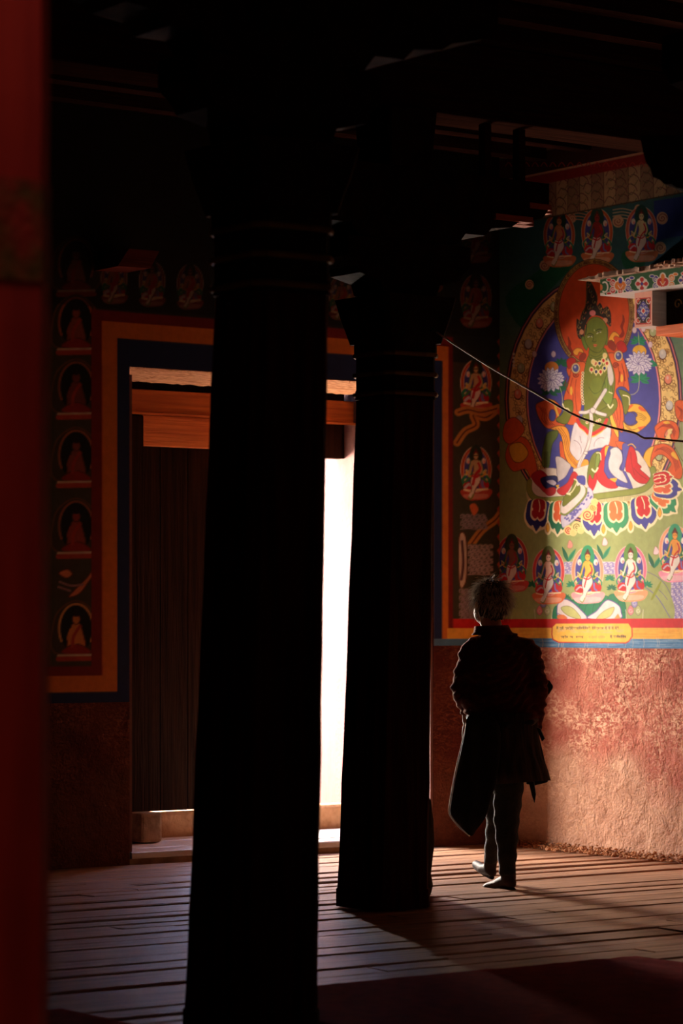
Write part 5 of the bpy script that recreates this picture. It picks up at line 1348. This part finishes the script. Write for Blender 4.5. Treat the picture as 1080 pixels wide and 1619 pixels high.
# trousers
tz = lambda co: co + np.stack([.003 * np.sin(co[:, 2] * 70 + co[:, 0] * 30), .003 * np.sin(co[:, 2] * 64), 0 * co[:, 2]], 1)
trs = [('c', J(800, 1190), R(30), J(802, 1240), R(27)), ('c', J(805, 1230), R(26), J(801, 1300, .02), R(21)), ('c', J(801, 1300, .02), R(21), J(802, 1345), R(16.5)), ('c', J(802, 1345), R(16.5), J(802, 1376), R(14)),
       ('c', J(788, 1210, .05), R(28), J(786, 1290, .20), R(19)), ('c', J(786, 1290, .20), R(18), J(778, 1340, .34), R(12.5)), ('c', J(778, 1340, .34), R(12.5), J(776, 1358, .38), R(11.5))]
soft('trousers', trs, .009, 'trouser_cloth', person, smooth_it=5, shape=tz)
# boots
def boot(parts_, sole): 
    b = soft('boot', parts_, .0065, 'boot_leather', person, smooth_it=3)
    soft('sole', sole, .006, 'coat_black', b, smooth_it=1)
g1 = GROUND_Y(PZ)
boot([('c', J(803, 1362), R(13), J(804, 1390), R(12.5)), ('c', J(804, 1392), R(12), J(790, 1397, .06), R(10)), ('c', J(790, 1398, .06), R(9.5), J(772, 1402, .13), R(7.5)), ('c', J(772, 1402.5, .13), R(7), J(768, 1403, .15), R(6)), ('e', J(808, 1396, -.02), (R(9), R(9), R(9)), None)],
     [('c', J(809, 1407.0, -.02), R(4.5), J(790, 1405.0, .06), R(4)), ('c', J(790, 1405.0, .06), R(4), J(768, 1406.0, .15), R(4)), ('c', J(806, 1406.5, -.02), R(5.5), J(812, 1407, -.04), R(4.5))])
boot([('c', J(777, 1350, .38), R(12), J(775, 1370, .40), R(11)), ('c', J(775, 1374, .40), R(10.5), J(763, 1374, .47), R(9)), ('c', J(763, 1373, .47), R(8.5), J(753, 1367, .56), R(7.5)), ('e', J(778, 1379, .39), (R(8), R(8), R(8)), None)],
     [('c', J(778, 1387, .39), R(4.5), J(766, 1382, .47), R(3.5)), ('c', J(766, 1382, .47), R(3.5), J(752, 1372, .56), R(3.5))])
# hair: a fitted cap and loose grey strands standing off the head
hc = head_c + Vector((0, 0, .018))
hair = soft('hair', [('e', hc + FWD * -.012, (.088, .104, .104), pose), ('e', hc + FWD * -.035 + Vector((0, 0, -.045)), (.076, .075, .07), pose), ('c', hc + SIDE * -.066 + FWD * -.01 + Vector((0, 0, -.03)), .026, hc + SIDE * -.062 + FWD * -.012 + Vector((0, 0, -.075)), .02), ('c', hc + SIDE * .066 + FWD * -.02 + Vector((0, 0, -.03)), .024, hc + SIDE * .060 + FWD * -.02 + Vector((0, 0, -.075)), .02)], .007, 'hair_cap', person, smooth_it=3,
            shape=lambda co: co + .004 * np.stack([np.sin(co[:, 2] * 150 + co[:, 0] * 90), np.sin(co[:, 2] * 130), np.sin(co[:, 0] * 210)], 1))
hv = []; hf = []
hr_ = random.Random(5)
for i in range(1500):
    th = hr_.uniform(0, 2 * math.pi); ph_ = math.acos(hr_.uniform(-.55, 1))
    n_ = SIDE * (math.sin(ph_) * math.cos(th)) + FWD * (math.sin(ph_) * math.sin(th)) + Vector((0, 0, math.cos(ph_)))
    if n_.dot(FWD) > .62 and n_.z < .55: continue
    p = hc + FWD * -.012 + Vector((n_.dot(SIDE) * SIDE.x * .086 + n_.dot(FWD) * FWD.x * .1, n_.dot(SIDE) * SIDE.y * .086 + n_.dot(FWD) * FWD.y * .1, n_.z * .1))
    tan = Vector((0, 0, -1)) - n_ * Vector((0, 0, -1)).dot(n_)
    if tan.length < .35: tan = FWD * hr_.uniform(-1, 1) + SIDE * hr_.uniform(-1, 1)
    tan = (tan.normalized() + SIDE * hr_.uniform(-.7, .7) + Vector((0, 0, hr_.uniform(-.2, .5)))).normalized()
    L_ = hr_.uniform(.03, .065); lift = hr_.uniform(.1, .55) if hr_.random() < .75 else hr_.uniform(.5, 1.1)
    q1 = p + tan * L_ * .5 + n_ * L_ * lift * .35; q2 = p + tan * L_ + n_ * L_ * lift * .5 + Vector((0, 0, -.006))
    a_, b_ = tube_data([p, q1, q2], [.0017, .0014, .0006], 3); kk = len(hv); hv += a_; hf += [tuple(j + kk for j in ff) for ff in b_]
strands = obj('hair_strands', hv, hf, 'hair_grey', hair); strands['kind'] = 'stuff'
tube('earring', [head_c + SIDE * -.088 + Vector((0, 0, -.05)) + FWD * (.012 * math.cos(a)) + Vector((0, 0, -.014 + .014 * math.sin(a))) for a in np.linspace(0, 2 * math.pi, 14)], .0025, 'metal_dark', person, seg=5)
